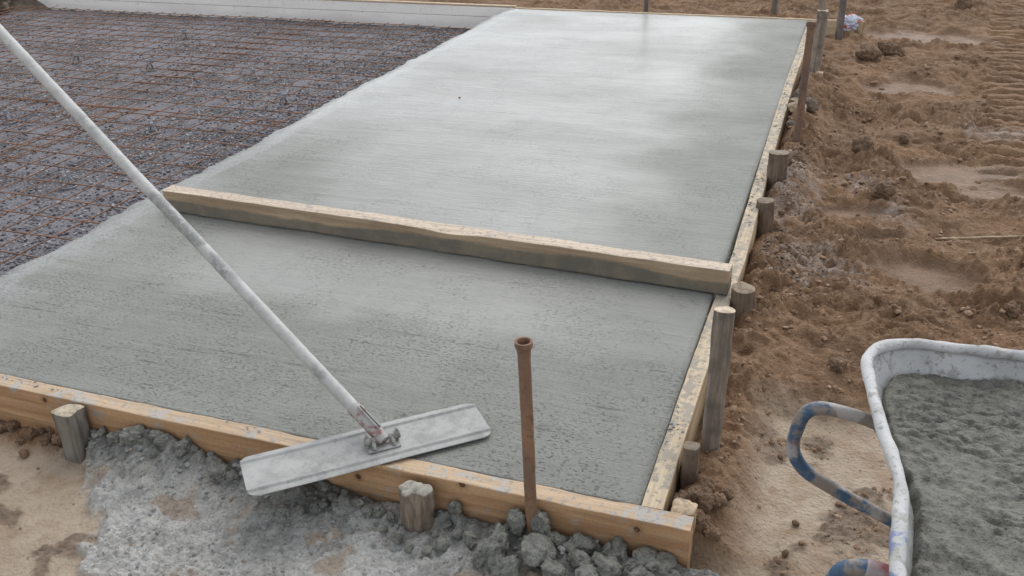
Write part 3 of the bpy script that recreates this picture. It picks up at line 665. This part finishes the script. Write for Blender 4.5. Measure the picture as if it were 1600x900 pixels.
for i, px in enumerate([(122,98), (236,110), (397,124), (240,206), (14,192), (107,290), (290,60), (445,165), (60,128)]):
    p = rz(px, -.2); o = link('mesh_spacer', sm, None, (p[0], p[1], gravel_z(np.array([p[0]]), np.array([p[1]]))[0]+.002)); o.rotation_euler = (0, 0, i*1.3); o.scale = (1.15,)*3
    tag(o, 'small grey plastic spacer standing on the gravel under the mesh', 'mesh spacer', 'plastic spacers under the rusty mesh')

# ------------------------------------------------------------------ bull float
M = Mat('magnesium_blade'); n1 = M.noise(14, 6, .65, M.map((1, 1, 1), (0, 0, .6))); n2 = M.noise(70, 5, .7); n3 = M.noise(5, 4)
c = M.mix(M.ramp(n1, .38, .66), (.35,.35,.33), (.24,.242,.228)); c = M.mix(M.ramp(n2, .52, .68, 0, .7), c, (.20,.205,.195)); c = M.mix(M.ramp(n3, .5, .68, 0, .5), c, (.41,.41,.39))
M.out(c, .62, M.bump(n2, .0016, .8), metal=.0, spec=.5); blade_m = M.m
M = Mat('cement_smeared_alloy'); n1 = M.noise(16, 6, .65); n2 = M.noise(80, 5, .7); n3 = M.noise(6, 4)
c = M.mix(M.ramp(n1, .36, .66), (.44,.435,.415), (.35,.348,.33)); c = M.mix(M.ramp(n2, .54, .70, 0, .6), c, (.19,.19,.18)); c = M.mix(M.math('MULTIPLY', M.ramp(n3, .50, .58), M.ramp(n2, .38, .5, .3, .9)), c, (.22,.225,.215))
M.out(c, .55, M.bump(n2, .0012, .8), spec=.5); pole_m = M.m
M = Mat('red_ferrule'); n1 = M.noise(28, 6, .7)
M.out(M.mix(M.ramp(n1, .38, .50), (.24,.11,.11), (.34,.33,.315)), .6, M.bump(n1, .002, .8)); red_m = M.m
M = Mat('crusted_casting'); n1 = M.noise(50, 6, .7); M.out(M.mix(M.ramp(n1, .42, .62), (.30,.295,.27), (.15,.145,.125)), .7, M.bump(n1, .003, .9)); cast_m = M.m
zt = .010
bl = rz((388, 780), zt); tl = rz((373, 716), zt); tr_ = rz((742, 627), zt); br = rz((768, 679), zt)
cen = (bl+tl+tr_+br)/4; ax = ((tr_+br)-(tl+bl)); Lb = np.linalg.norm(ax)/2; ax /= np.linalg.norm(ax); ay = np.array([-ax[1], ax[0], 0])
Wb = abs(((tl+tr_)/2-(bl+br)/2)@ay)
fl = empty('bull_float', cen); tag(fl, 'cement smeared bull float, flat grey blade and long pole, lying over the front board', 'bull float')
def outline(L_, W_, r, n=7):
    P = []
    for cx, cy, a0 in ((L_/2-r, W_/2-r, 0), (-L_/2+r, W_/2-r, 90), (-L_/2+r, -W_/2+r, 180), (L_/2-r, -W_/2+r, 270)):
        for k in range(n+1): a = math.radians(a0+90*k/n); P.append((cx+r*math.cos(a), cy+r*math.sin(a)))
    return np.array(P)
# blade: a cross-section with two raised ribs, trimmed by the rounded ends
prof_y = [-.5, -.485, -.40, -.37, -.345, -.315, -.26, .0, .26, .315, .345, .37, .40, .485, .5]
prof_z = [.002, .0035, .0036, .0092, .0092, .0040, .0036, .0044, .0036, .0040, .0092, .0092, .0036, .0035, .002]
nu = 120; uu = np.linspace(-1, 1, nu); V = []; rr = .030
def halfw(xp):
    e_ = Lb/2-abs(xp)
    return Wb/2-(rr-math.sqrt(max(0, rr*rr-(rr-e_)**2)) if e_ < rr else 0)
uu = np.sign(uu)*(1-(1-np.abs(uu))**1.6)
for t in uu:
    xp = t*(Lb/2-.0004); hw = halfw(xp); warp = .0008*math.sin(t*5)
    for yy, z_ in zip(prof_y, prof_z):
        y_ = max(-hw, min(hw, yy*Wb)); V.append(cen+ax*xp+ay*y_+np.array([0, 0, z_+warp-.002]))
k = len(prof_y); nt_ = len(V)
for i in range(nu):
    for j in range(k): v = V[i*k+j].copy(); v[2] = cen[2]-.0015+.0008*math.sin(uu[i]*5); V.append(v)
F = []
for i in range(nu-1):
    for j in range(k-1):
        F.append((i*k+j, (i+1)*k+j, (i+1)*k+j+1, i*k+j+1)); q = nt_
        F.append((q+i*k+j+1, q+(i+1)*k+j+1, q+(i+1)*k+j, q+i*k+j))
    F.append((i*k, nt_+i*k, nt_+(i+1)*k, (i+1)*k)); F.append((i*k+k-1, (i+1)*k+k-1, nt_+(i+1)*k+k-1, nt_+i*k+k-1))
for j in range(k-1):
    F.append((j, j+1, nt_+j+1, nt_+j)); e0 = (nu-1)*k; F.append((e0+j+1, e0+j, nt_+e0+j, nt_+e0+j+1))
MB().add(V, F).build('blade', blade_m, origin=cen, parent=fl, sharp=40)
P0 = rz((597, 684), .036); dep = 2.95; d0 = _ray((-2, 47)); P1 = CAM+d0*dep; pdv = (P1-P0)/np.linalg.norm(P1-P0)
fer_end = P0+pdv*.115
P = resample([P0+pdv*.09, P1+pdv*1.3], 120)
V, F = sweep(P, circ(.0172, 24), jit=.0006, seed=2, freq=20); MB().add(V, F).build('pole', pole_m, origin=P[0], parent=fl)
P = resample([P0-pdv*.010, fer_end], 14); V, F = sweep(P, circ(.0192, 24), jit=.0012, seed=4, freq=40, scale=np.interp(np.arange(14), [0, 3, 13], [.78, 1, 1])); fe = MB().add(V, F).build('ferrule', red_m, origin=P[0], parent=fl, sharp=50)
# split clamp lips along the ferrule
sidev = np.cross(pdv, [0, 0, 1]); sidev /= np.linalg.norm(sidev); upv = np.cross(sidev, pdv)
P = resample([P0+pdv*.02+upv*.021, P0+pdv*.10+upv*.021], 8)
for s in (-1, 1):
    V, F = sweep(P+sidev*s*.004, rrect(.0035, .012, .001, 1), jit=.0008, seed=6); MB().add(V, F).build('clamp_lip', red_m, origin=P[0], parent=fe)
# hinge casting: foot plate, two cheeks, cross bolt with wing nuts
foot = P0.copy(); foot[2] = cen[2]+.006
mb_ = MB(); V, F = sweep(resample([foot-ax*.042, foot+ax*.042], 12), rrect(Wb*.30, .006, .002, 2), jit=.0012, seed=3); mb_.add(V, F)
MB.build(mb_, 'foot_plate', blade_m, parent=fl, sharp=50)
mb_ = MB()
for s in (-1, 1):
    q = foot+ax*s*.026; V, F = sweep(smooth_path([q-ay*.02, q+[0, 0, .016], q+ay*.016+[0, 0, .0]], 14, 2), rrect(.010, .018, .003, 2), up=(0, 0, 1), jit=.002, seed=s+5, freq=60); mb_.add(V, F)
mb_.build('bracket', cast_m, parent=fl, sharp=50)
bc = foot+[0, 0, .020]; V, F = sweep(resample([bc-ax*.046, bc+ax*.046], 10), circ(.0065, 12), jit=.0006); MB().add(V, F).build('bolt', cast_m, parent=fl)
for s in (-1, 1):
    q = bc+ax*s*.040; mb_ = MB(); V, F = sweep(resample([q-ax*.007, q+ax*.007], 6), circ(.011, 8), jit=.001, seed=4); mb_.add(V, F)
    V, F = sweep(resample([q+[0, 0, -.019], q, q+[0, 0, .019]], 9), circ(.0042, 8), up=(0, 1, 0), scale=[1.2, 1.1, .9, .8, 1, .8, .9, 1.1, 1.2]); mb_.add(V, F)
    mb_.build('wing_nut', cast_m, parent=fl)

# ------------------------------------------------------------------ wheelbarrow
RZ = .48
wb = empty('wheelbarrow', (.95, -.30, GY)); tag(wb, 'old wheelbarrow with a white cement crusted tray and looped blue tube handles', 'wheelbarrow')
M = Mat('crusted_white_tray'); n1 = M.noise(30, 6, .7); n2 = M.noise(9, 4); n3 = M.noise(120, 4, .7); n4 = M.noise(5, 3, .5)
c = M.mix(M.ramp(n2, .36, .66), (.50,.50,.49), (.38,.38,.37)); c = M.mix(M.ramp(n1, .52, .64, 0, .8), c, (.27,.26,.23)); c = M.mix(M.ramp(n3, .56, .68, 0, .7), c, (.17,.155,.13))
c = M.mix(M.math('MULTIPLY', M.ramp(n4, .62, .66), M.ramp(n1, .47, .53)), c, (.17,.20,.33))
M.out(c, .6, M.bump(n1, .0025, .7, M.bump(n3, .0012, .8)), spec=.4); tray_m = M.m
M = Mat('worn_blue_tube'); n1 = M.noise(9, 5, .65); n2 = M.noise(60, 5, .7)
c = M.mix(M.ramp(n1, .45, .53), (.035,.085,.155), (.22,.185,.155)); c = M.mix(M.ramp(M.noise(13, 4), .54, .62, 0, .85), c, (.37,.345,.33)); c = M.mix(M.ramp(n2, .55, .68, 0, .5), c, (.13,.10,.08))
M.out(c, .5, M.bump(n2, .001, .7), spec=.5); blue_m = M.m
M = Mat('red_grip_tube'); n1 = M.noise(14, 5, .65); M.out(M.mix(M.ramp(n1, .44, .60), (.27,.075,.085), (.33,.29,.29)), .55); redt_m = M.m
# rim outline (plan): traced rear edge, then closed to a symmetric tray
rear = [rz(p, RZ) for p in ((1362,548), (1352,560), (1362,612), (1378,670), (1398,720), (1409,765), (1405,830), (1400,900))]
far_ = [rz(p, RZ+.01) for p in ((1600,549), (1480,533), (1410,528), (1378,534))]
dF = (far_[0]-far_[2]); dF /= np.linalg.norm(dF); perp = np.array([dF[1], -dF[0], 0])
FL = far_[2]; far_pts = [FL+dF*t for t in (.86, .7, .5, .3, .15, .05)]
near_rear = rear[-1]; dn = (rear[-1]-rear[0])
NRc = rear[-1]+perp*.07
wv_ = abs((NRc-FL)@perp)
near_line = [FL+perp*wv_+dF*t for t in (.10, .3, .5, .7, .80)]
nose = [FL+dF*.98+perp*(.08), FL+dF*1.04+perp*wv_/2, FL+dF*.98+perp*(wv_-.08)]
ring = [np.array([p[0], p[1], 0]) for p in rear+[NRc+dF*.012]+near_line+nose[::-1]+far_pts]
ring += [np.array([p[0], p[1], 0]) for p in far_[2:]]
ring = np.array(ring); RN = 220
rr_ = np.vstack([ring, ring[:1]]); R_ = resample(rr_, RN+1)[:-1]
for _ in range(4): R_ = (np.roll(R_, 1, 0)+2*R_+np.roll(R_, -1, 0))/4
ctr = FL+dF*.50+perp*wv_/2; ctr = np.array([ctr[0], ctr[1], 0])
tl_ = (R_-ctr)@dF
rimz = RZ+.012*np.cos(tl_*5)*0+.04*ss(.25, .55, tl_)
R3 = R_.copy(); R3[:, 2] = rimz
V, F = sweep(R3, circ(.0112, 16), closed=True, jit=.0022, seed=5, freq=30)
rimo = MB().add(V, F).build('rim', tray_m, parent=wb)
# tray shell: from the rim inwards and down to the pan floor
lay = [(1.0, 0, -.004), (.985, 0, -.02), (.93, 0, -.07), (.84, 0, -.15), (.74, 0, -.21), (.62, 0, -.245), (.35, 0, -.25), (.0, 0, -.25)]
def pos_l(s, dz, off=0):
    Q = ctr+(R_-ctr)*s; Q = Q.copy(); Q[:, 2] = rimz*max(0, 1-(-dz)/.25)+RZ*min(1, (-dz)/.25)+dz+off; return Q
V = []; F = []
inner = [pos_l(s, dz) for s, _, dz in lay[:-1]]; outer = [pos_l(s+(.006 if s > .5 else 0), dz, -.004) for s, _, dz in lay[:-1]]
for L_ in inner+outer: V.append(L_)
V = np.vstack(V); nl = len(inner)
for a0, rev in ((0, 0), (nl, 1)):
    for i in range(nl-1):
        for j in range(RN):
            q = ((a0+i)*RN+j, (a0+i)*RN+(j+1) % RN, (a0+i+1)*RN+(j+1) % RN, (a0+i+1)*RN+j); F.append(q[::-1] if rev else q)
    q = tuple((a0+nl-1)*RN+j for j in range(RN)); F.append(q if not rev else q[::-1])
for j in range(RN): F.append((j, nl*RN+j, nl*RN+(j+1) % RN, (j+1) % RN))
MB().add(V, F).build('tray', tray_m, parent=wb)
# load of concrete heaped in the tray (rests in it)
ring_s = np.r_[np.linspace(0, .78, 130), np.linspace(.78, .955, 40)[1:]]; V = []
RN2 = 640; R2 = resample(np.vstack([R_, R_[:1]]), RN2+1)[:-1]
for s in ring_s:
    Q = ctr+(R2-ctr)*s; x_, y_ = Q[:, 0], Q[:, 1]
    lvl = RZ-.030+.030*(1-s)*0+.018*fbm(x_*4, y_*4, 3, 601)-.02*ss(.3, 0, np.abs((Q-ctr)@perp+.0)*0+s)*0
    farside = ss(.3, -.3, ((Q-ctr)@perp)/wv_)
    lvl = lvl-.022*farside+.030*np.cos(((Q-ctr)@dF)*3)*.3
    qx = x_+.02*fbm(x_*12, y_*12, 3, 621); qy = y_+.02*fbm(x_*12, y_*12, 3, 623); f1, f2, c1 = worley(qx*16+qy*5, qy*20, 603); f3, _, c3 = worley(qx*46+qy*12, qy*60, 605)
    wx_ = x_+.5*y_; rid = np.abs(fbm(wx_*9, (y_-.3*x_)*20, 4, 607))
    lvl = lvl+.006*np.clip(1-f1*1.2, 0, 1)*(c1 > .75)+.004*np.clip(1-f3*1.3, 0, 1)*(c3 > .4)-.045*np.clip(.14-rid, 0, .14)*(.4+ss(-.1, .3, fbm(x_*5, y_*5, 2, 613)))+.009*fbm(x_*22+y_*10, y_*30, 4, 609)+.0015*fbm(x_*70, y_*70, 2, 615)
    edge_ = ss(.93, .955, s+.02*fbm(x_*14, y_*14, 3, 611)); lvl = lvl-edge_*.03
    V.append(np.stack([x_, y_, lvl], 1))
n_ = len(ring_s); V = np.vstack(V); F = []
for i in range(n_-1):
    for j in range(RN2): F.append((i*RN2+j, (i+1)*RN2+j, (i+1)*RN2+(j+1) % RN2, i*RN2+(j+1) % RN2))
low = ctr+(R2-ctr)*.80; low[:, 2] = RZ-.15; k0 = len(V); V = np.vstack([V, low])
for j in range(RN2): F.append(((n_-1)*RN2+j, k0+j, k0+(j+1) % RN2, (n_-1)*RN2+(j+1) % RN2))
F.append(tuple(k0+j for j in range(RN2)))
load_m = mortar_mat('fresh_mortar', (.150,.146,.122), (.088,.085,.070), .6)
tag(MB().add(V, F).build('concrete_load', load_m), 'lumpy wet concrete filling the wheelbarrow tray', 'concrete load')
# tube frame: each side is one bent tube, looping back to make a D shaped handle
def frame_side(apex_px, yy, seed, mt_, redend=False):
    hx = lambda px: ry(px, yy)
    return hx
T = .0138
hy = -.055
pts_px = [(1380,664), (1335,649), (1290,637), (1268,637), (1254,647), (1238,690), (1240,712), (1256,736), (1320,775), (1390,812), (1430,832)]
loop = np.array([ry(p, hy) for p in pts_px])
loop[:, 1] += np.linspace(0, .0, len(loop))
# after leaving the picture behind the tray the tube runs along under the pan to the wheel, the lower end becomes the leg
e_top = loop[0]; 
top_run = [np.array([1.62, -.245, .02]), np.array([1.30, -.20, .13]), np.array([.80, hy-.03, .19]), np.array([.62, hy-.01, .20]), np.array([.545, hy, .255]), np.array([.505, hy, .325]), e_top]
low_run = [loop[-1], np.array([.70, hy, -.02]), np.array([.78, hy, GY+.02])]
def tube(pts, n, it, r=T, seed=1):
    P = smooth_path(pts, n, it); return sweep(P, circ(r, 18), up=(0.02, 1, 0.03), jit=.0006, seed=seed, freq=20)
V, F = tube(top_run[:-1]+list(loop)+low_run[1:], 190, 3)
MB().add(V, F).build('handle_tube', blue_m, origin=loop[5], parent=wb)
sh = rz((1346, 886), loop[3][2]+.004)-ry((1285, 635), hy)
loop2 = loop+sh*[1, 1, 0]; hy2 = loop2[0][1]
top2 = [np.array([1.62, -.355, .02]), np.array([1.30, -.42, .13]), np.array([.86, hy2+.03, .19]), np.array([.70, hy2+.01, .20]), np.array([.62, hy2, .255]), np.array([.58, hy2, .325])]
V, F = tube(top2+list(loop2)+[np.array([.76, hy2, -.02]), np.array([.84, hy2, GY+.02])], 190, 3, seed=2)
h2 = MB().add(V, F).build('handle_tube', blue_m, origin=loop2[5], parent=wb)
V, F = sweep(smooth_path(loop2[1:3], 16, 2), circ(T+.0012, 18), up=(.02, 1, .03), jit=.0006); tag(MB().add(V, F).build('grip', redt_m, parent=wb), 'faded red sleeve on the nearer handle')
for xx, z_ in ((.80, -.03), (1.28, .128)):
    V, F = sweep(resample([(xx, hy-.02, z_), (xx+.02, hy2+.02, z_)], 10), circ(.011, 12), jit=.0005); MB().add(V, F).build('cross_brace', blue_m, parent=wb)
for s, yy in ((0, hy), (1, hy2)):
    V, F = sweep(resample([(1.02+.04*s, yy-.03+.06*s, .10), (1.02+.04*s, yy-.03+.06*s, .235)], 6), rrect(.03, .008, .002, 1), up=(0, 1, 0)); MB().add(V, F).build('tray_bracket', blue_m, parent=wb)
wc = np.array([1.60, -.30, GY+.165]); a = np.linspace(0, 2*math.pi, 49)[:-1]
M = Mat('black_rubber'); M.out(M.mix(M.noise(30, 4), (.03,.03,.03), (.16,.12,.09)), .85); V, F = sweep(wc+np.stack([.135*np.cos(a), 0*a, .135*np.sin(a)], 1), circ(.034, 16), up=(0, 1, 0), closed=True)
tyre = None
wh = MB(); V2, F2 = sweep(wc+np.stack([.10*np.cos(a), 0*a, .10*np.sin(a)], 1), rrect(.04, .014, .004, 2), up=(0, 1, 0), closed=True); wh.add(V2, F2)
for i in range(6):
    an = i*math.pi/3; V3, F3 = sweep(resample([wc, wc+[.098*math.cos(an), 0, .098*math.sin(an)]], 4), circ(.006, 8), up=(0, 1, 0)); wh.add(V3, F3)
V3, F3 = sweep(resample([wc-[0, .075, 0], wc+[0, .075, 0]], 6), circ(.014, 14)); wh.add(V3, F3)
wheel = wh.build('wheel', blue_m, origin=wc, parent=wb)
ty = MB().add(V, F).build('tyre', M.m, origin=wc); ty.parent = wheel; ty.location = (0, 0, 0)

# ------------------------------------------------------------------ clumps, clods and stones lying about
def lump_mesh(name, seed, sub=4, amp=.30, f=1.6, flat=.75, ridg=.0, mt=None):
    V, F = ico(sub); d = 1+amp*fbm3(V*f+seed*7.3, 3, seed)+amp*.22*fbm3(V*f*4+seed, 3, seed+9)
    V = V*d[:, None]; V[:, 2] *= flat; me = mesh_np(name, V, F, True); me.materials.append(mt); return me
clump_m = mortar_mat('clump_mortar', (.19,.19,.165), (.115,.115,.098), .75); clod_m = mortar_mat('brown_clod', (.20,.13,.082), (.115,.073,.045), .9)
stone_m = mortar_mat('pale_stone', (.42,.33,.225), (.28,.21,.14), .8); dstone_m = mortar_mat('dark_stone', (.17,.13,.10), (.10,.077,.06), .85)
clumps = [lump_mesh('mortar_clump', s, 4, .30, 1.35, .75, mt=clump_m) for s in range(7)]
def place(name, me, px, r, label, cat, group=None, rot=0, sink=.12, asp=(1,1,1), z0=None):
    p = rz(px, GY+.02)
    for _ in range(4): p = rz(px, gz(p[0], p[1])+r*.3)
    if name == 'mortar_clump': p[1] = min(p[1], -.058-r*.95)
    if name == 'mortar_clump': r *= .72+.55*(abs(math.sin(px[0]*12.9+px[1]*7.7)))
    z = gz(p[0], p[1]) if z0 is None else z0
    o = link(name, me, None, (p[0], p[1], z+r*(1-sink)*.7)); o.scale = (r*asp[0], r*asp[1], r*asp[2]); o.rotation_euler = (rot*.3, rot*.2, rot)
    return tag(o, label, cat, group)
rg2 = np.random.default_rng(77)
big = [((775,856),.036), ((790,893),.026), ((838,868),.034), ((862,895),.03), ((882,850),.030), ((905,880),.036), ((893,838),.026), ((938,852),.030), ((945,890),.034), ((975,862),.028), ((992,842),.026), ((985,890),.036), ((1020,868),.030), ((1022,893),.028), ((868,838),.022), ((735,845),.020), ((755,872),.020), ((1045,884),.022), ((818,842),.024), ((920,905),.034), ((1000,908),.030)]
for i, (px, r) in enumerate(big):
    place('mortar_clump', clumps[i % 7], px, r, 'knobbly grey cement clump piled around the foot of the iron pipe and corner', 'cement clump', 'cement clumps by the iron pipe', rg2.uniform(0, 6), asp=(1.15, 1.0, 1), sink=.4)
bl2 = [((305,700),.024), ((335,705),.026), ((352,722),.026), ((362,742),.022), ((318,722),.022), ((290,712),.018), ((272,714),.016), ((345,740),.020), ((366,716),.020), ((255,702),.013), ((233,705),.013), ((205,695),.015), ((222,698),.013), ((190,693),.012), ((170,696),.012), ((245,722),.012)]
for i, (px, r) in enumerate(bl2):
    place('mortar_clump', clumps[(i+3) % 7], px, r, 'dark wet cement clump heaped left of the bull float blade', 'cement clump', 'cement clumps left of the bull float', rg2.uniform(0, 6), sink=.3)
bl3 = [((560,790),.014), ((590,800),.014), ((612,812),.015), ((575,812),.013), ((690,800),.018), ((700,822),.015), ((715,838),.016), ((690,850),.014), ((540,782),.014), ((600,830),.012), ((620,846),.013), ((668,862),.012), ((505,790),.013), ((470,800),.012), ((640,862),.012), ((725,815),.015)]
for i, (px, r) in enumerate(bl3):
    place('mortar_clump', clumps[(i+5) % 7], px, r, 'small pale cement lump lying round the split grey stake', 'cement clump', 'cement lumps round the split stake', rg2.uniform(0, 6))
clods = [lump_mesh('soil_clod', 20+s, 4, .30, 1.6, .8, mt=clod_m) for s in range(5)]
for i, (px, r, lb) in enumerate([((1308,572),.026,'round brown soil clod lying alone on the bank, left of the tray'), ((1355,88),.072,'dark soil clod, left one of the pair beyond the far pegs'), ((1391,84),.085,'bigger dark soil clod, right one of the pair beyond the far pegs'), ((1380,316),.045,'soil clod beside the pale splash on the mud'), ((1580,488),.030,'dark clod at the right border above the wheelbarrow'), ((1345,245),.05,'low brown clod right of the iron pipe foot'), ((1505,10),.07,'small dark clod near the top of the picture'), ((1225,260),.03,'clod at the foot of the broad flat topped stake'), ((1412,220),.03,'small brown clod in the middle of the churned mud')]):
    place('soil_clod', clods[i % 5], px, r, lb, 'soil clod', rot=i*1.1)
peb = [lump_mesh('pebble', 40+s, 3, .16, 1.3, .8, mt=clod_m) for s in range(3)]
for i, (px, r, lb) in enumerate([((1220,714),.0085,'small round clod on the pale sand, nearest the blue handle loop'), ((1243,819),.010,'small round clod on the pale sand, midway below the handle loop'), ((1227,866),.010,'small round clod on the pale sand, lowest one'), ((38,711),.016,'flat brown lump on the pale sand at the far left')]):
    place('pebble', peb[i % 3], px, r, lb, 'small clod', rot=i*2)
# mud thrown against the corner, behind the post foot
rg3 = np.random.default_rng(9)
for i, (px, r) in enumerate([((1062,760),.030), ((1080,735),.030), ((1072,785),.032), ((1088,770),.026), ((1100,790),.028), ((1085,812),.026), ((1105,760),.022), ((1098,832),.024), ((1060,735),.020), ((1120,800),.020), ((1135,775),.016), ((1112,845),.018)]):
    place('soil_clod', clods[i % 5], px, r, 'sticky brown mud clod heaped between the corner stake and the tall post', 'soil clod', 'mud clods at the slab corner', rg3.uniform(0, 6), sink=.45, asp=(1,1,1.15))
for i, (px, r) in enumerate([((18,668),.018), ((48,680),.016), ((66,676),.014), ((85,672),.020), ((92,690),.018), ((5,672),.016), ((32,690),.012), ((72,690),.014)]):
    place('soil_clod', clods[i % 5], px, r, 'brown mud lump under the left end of the front board', 'soil clod', 'mud lumps under the left board end', rg3.uniform(0, 6))
st_me = lump_mesh('stone', 61, 2, .30, 1.2, .9, mt=stone_m); st_me.polygons.foreach_set('use_smooth', np.zeros(len(st_me.polygons), bool))
def stone_at(px, xx, r, me_, lb):
    p = rz(px, -.12); p[0] = max(p[0], .07+r); p[2] = gz(p[0], p[1])+r*.5; o = link('stone', me_, None, p); o.scale = (r, r*1.2, r*.95); o.rotation_euler = (.3, .2, 1.0); tag(o, lb, 'stone')
stone_at((1229,210), .115, .040, st_me, 'angular beige stone wedged beside the iron pipe')
st2 = lump_mesh('stone', 62, 3, .28, 1.2, .8, mt=dstone_m); stone_at((1237,188), .12, .042, st2, 'dark rounded stone behind the beige one')
stone_at((1262,205), .26, .040, st2, 'dark stone right of the iron pipe')
stone_at((1225,225), .10, .03, st2, 'dark stone tucked under the beige one')
# crumpled plastic bag
V, F = ico(4); d = 1+.5*np.abs(fbm3(V*1.6+3, 2, 7))-.35*np.abs(fbm3(V*3.3, 3, 5)); V = V*d[:, None]*[.085, .06, .062]; me = mesh_np('plastic_bag', V, F, False)
M = Mat('crumpled_plastic'); n1 = M.noise(16, 3); c = M.mix(M.ramp(M.noise(22, 3), .4, .65), (.50,.53,.64), (.66,.68,.75))
c = M.mix(M.math('MULTIPLY', M.ramp(M.xyz()[2], -.075, -.06), M.ramp(n1, .52, .58)), c, (.60,.12,.06)); M.out(c, .35, spec=.5); me.materials.append(M.m)
p = rz((1326, 52), -.11); o = link('plastic_bag', me, None, (p[0], p[1], gz(p[0], p[1])+.045)); tag(o, 'crumpled pale blue plastic bag with a red print, lying on the mud', 'plastic bag')
# low dark mound added where shadow darkens the far left end of the wall
V, F = ico(5); d = 1+.35*fbm3(V*1.8+5, 5, 3); V = V*d[:, None]*[1.1, .55, .30]; me = mesh_np('corner_shade_mound', V, F); me.materials.append(dstone_m)
tag(link('corner_shade_mound', me, None, (-8.9, 6.0, -.16)), 'dark mound added for the blurred shadow at the left end of the white wall', 'shade mound')
# twigs and wood scraps lying on the mud
def scrap(px, ln, r, ang, lb, mt, nm='twig'):
    p = rz(px, -.12); g_ = gz(p[0], p[1]); dv = np.array([math.cos(ang), math.sin(ang), 0])*ln/2
    a_ = p+dv; b_ = p-dv; a_[2] = gz(a_[0], a_[1])+r*.8; b_[2] = gz(b_[0], b_[1])+r*.8; m_ = (a_+b_)/2; m_[2] = max(m_[2], g_+r*.6)
    V, F = sweep(smooth_path([a_, m_, b_], 16, 2), circ(r, 8), jit=r*.35, seed=4, freq=60); tag(MB().add(V, F).build(nm, mt), lb, nm)
scrap((1560,378), .50, .006, .25, 'long straw coloured twig on the mud at the right border', S_e)
scrap((275,14), .5, .008, .1, 'short dry twig lying along the foot of the white wall', S_e)
# a dropped pebble on the smooth slab
o = link('pebble', peb[0], None, rz((718, 152), .001)); o.scale = (.008, .006, .004); tag(o, 'tiny dark pebble alone on the smooth wet slab', 'pebble')
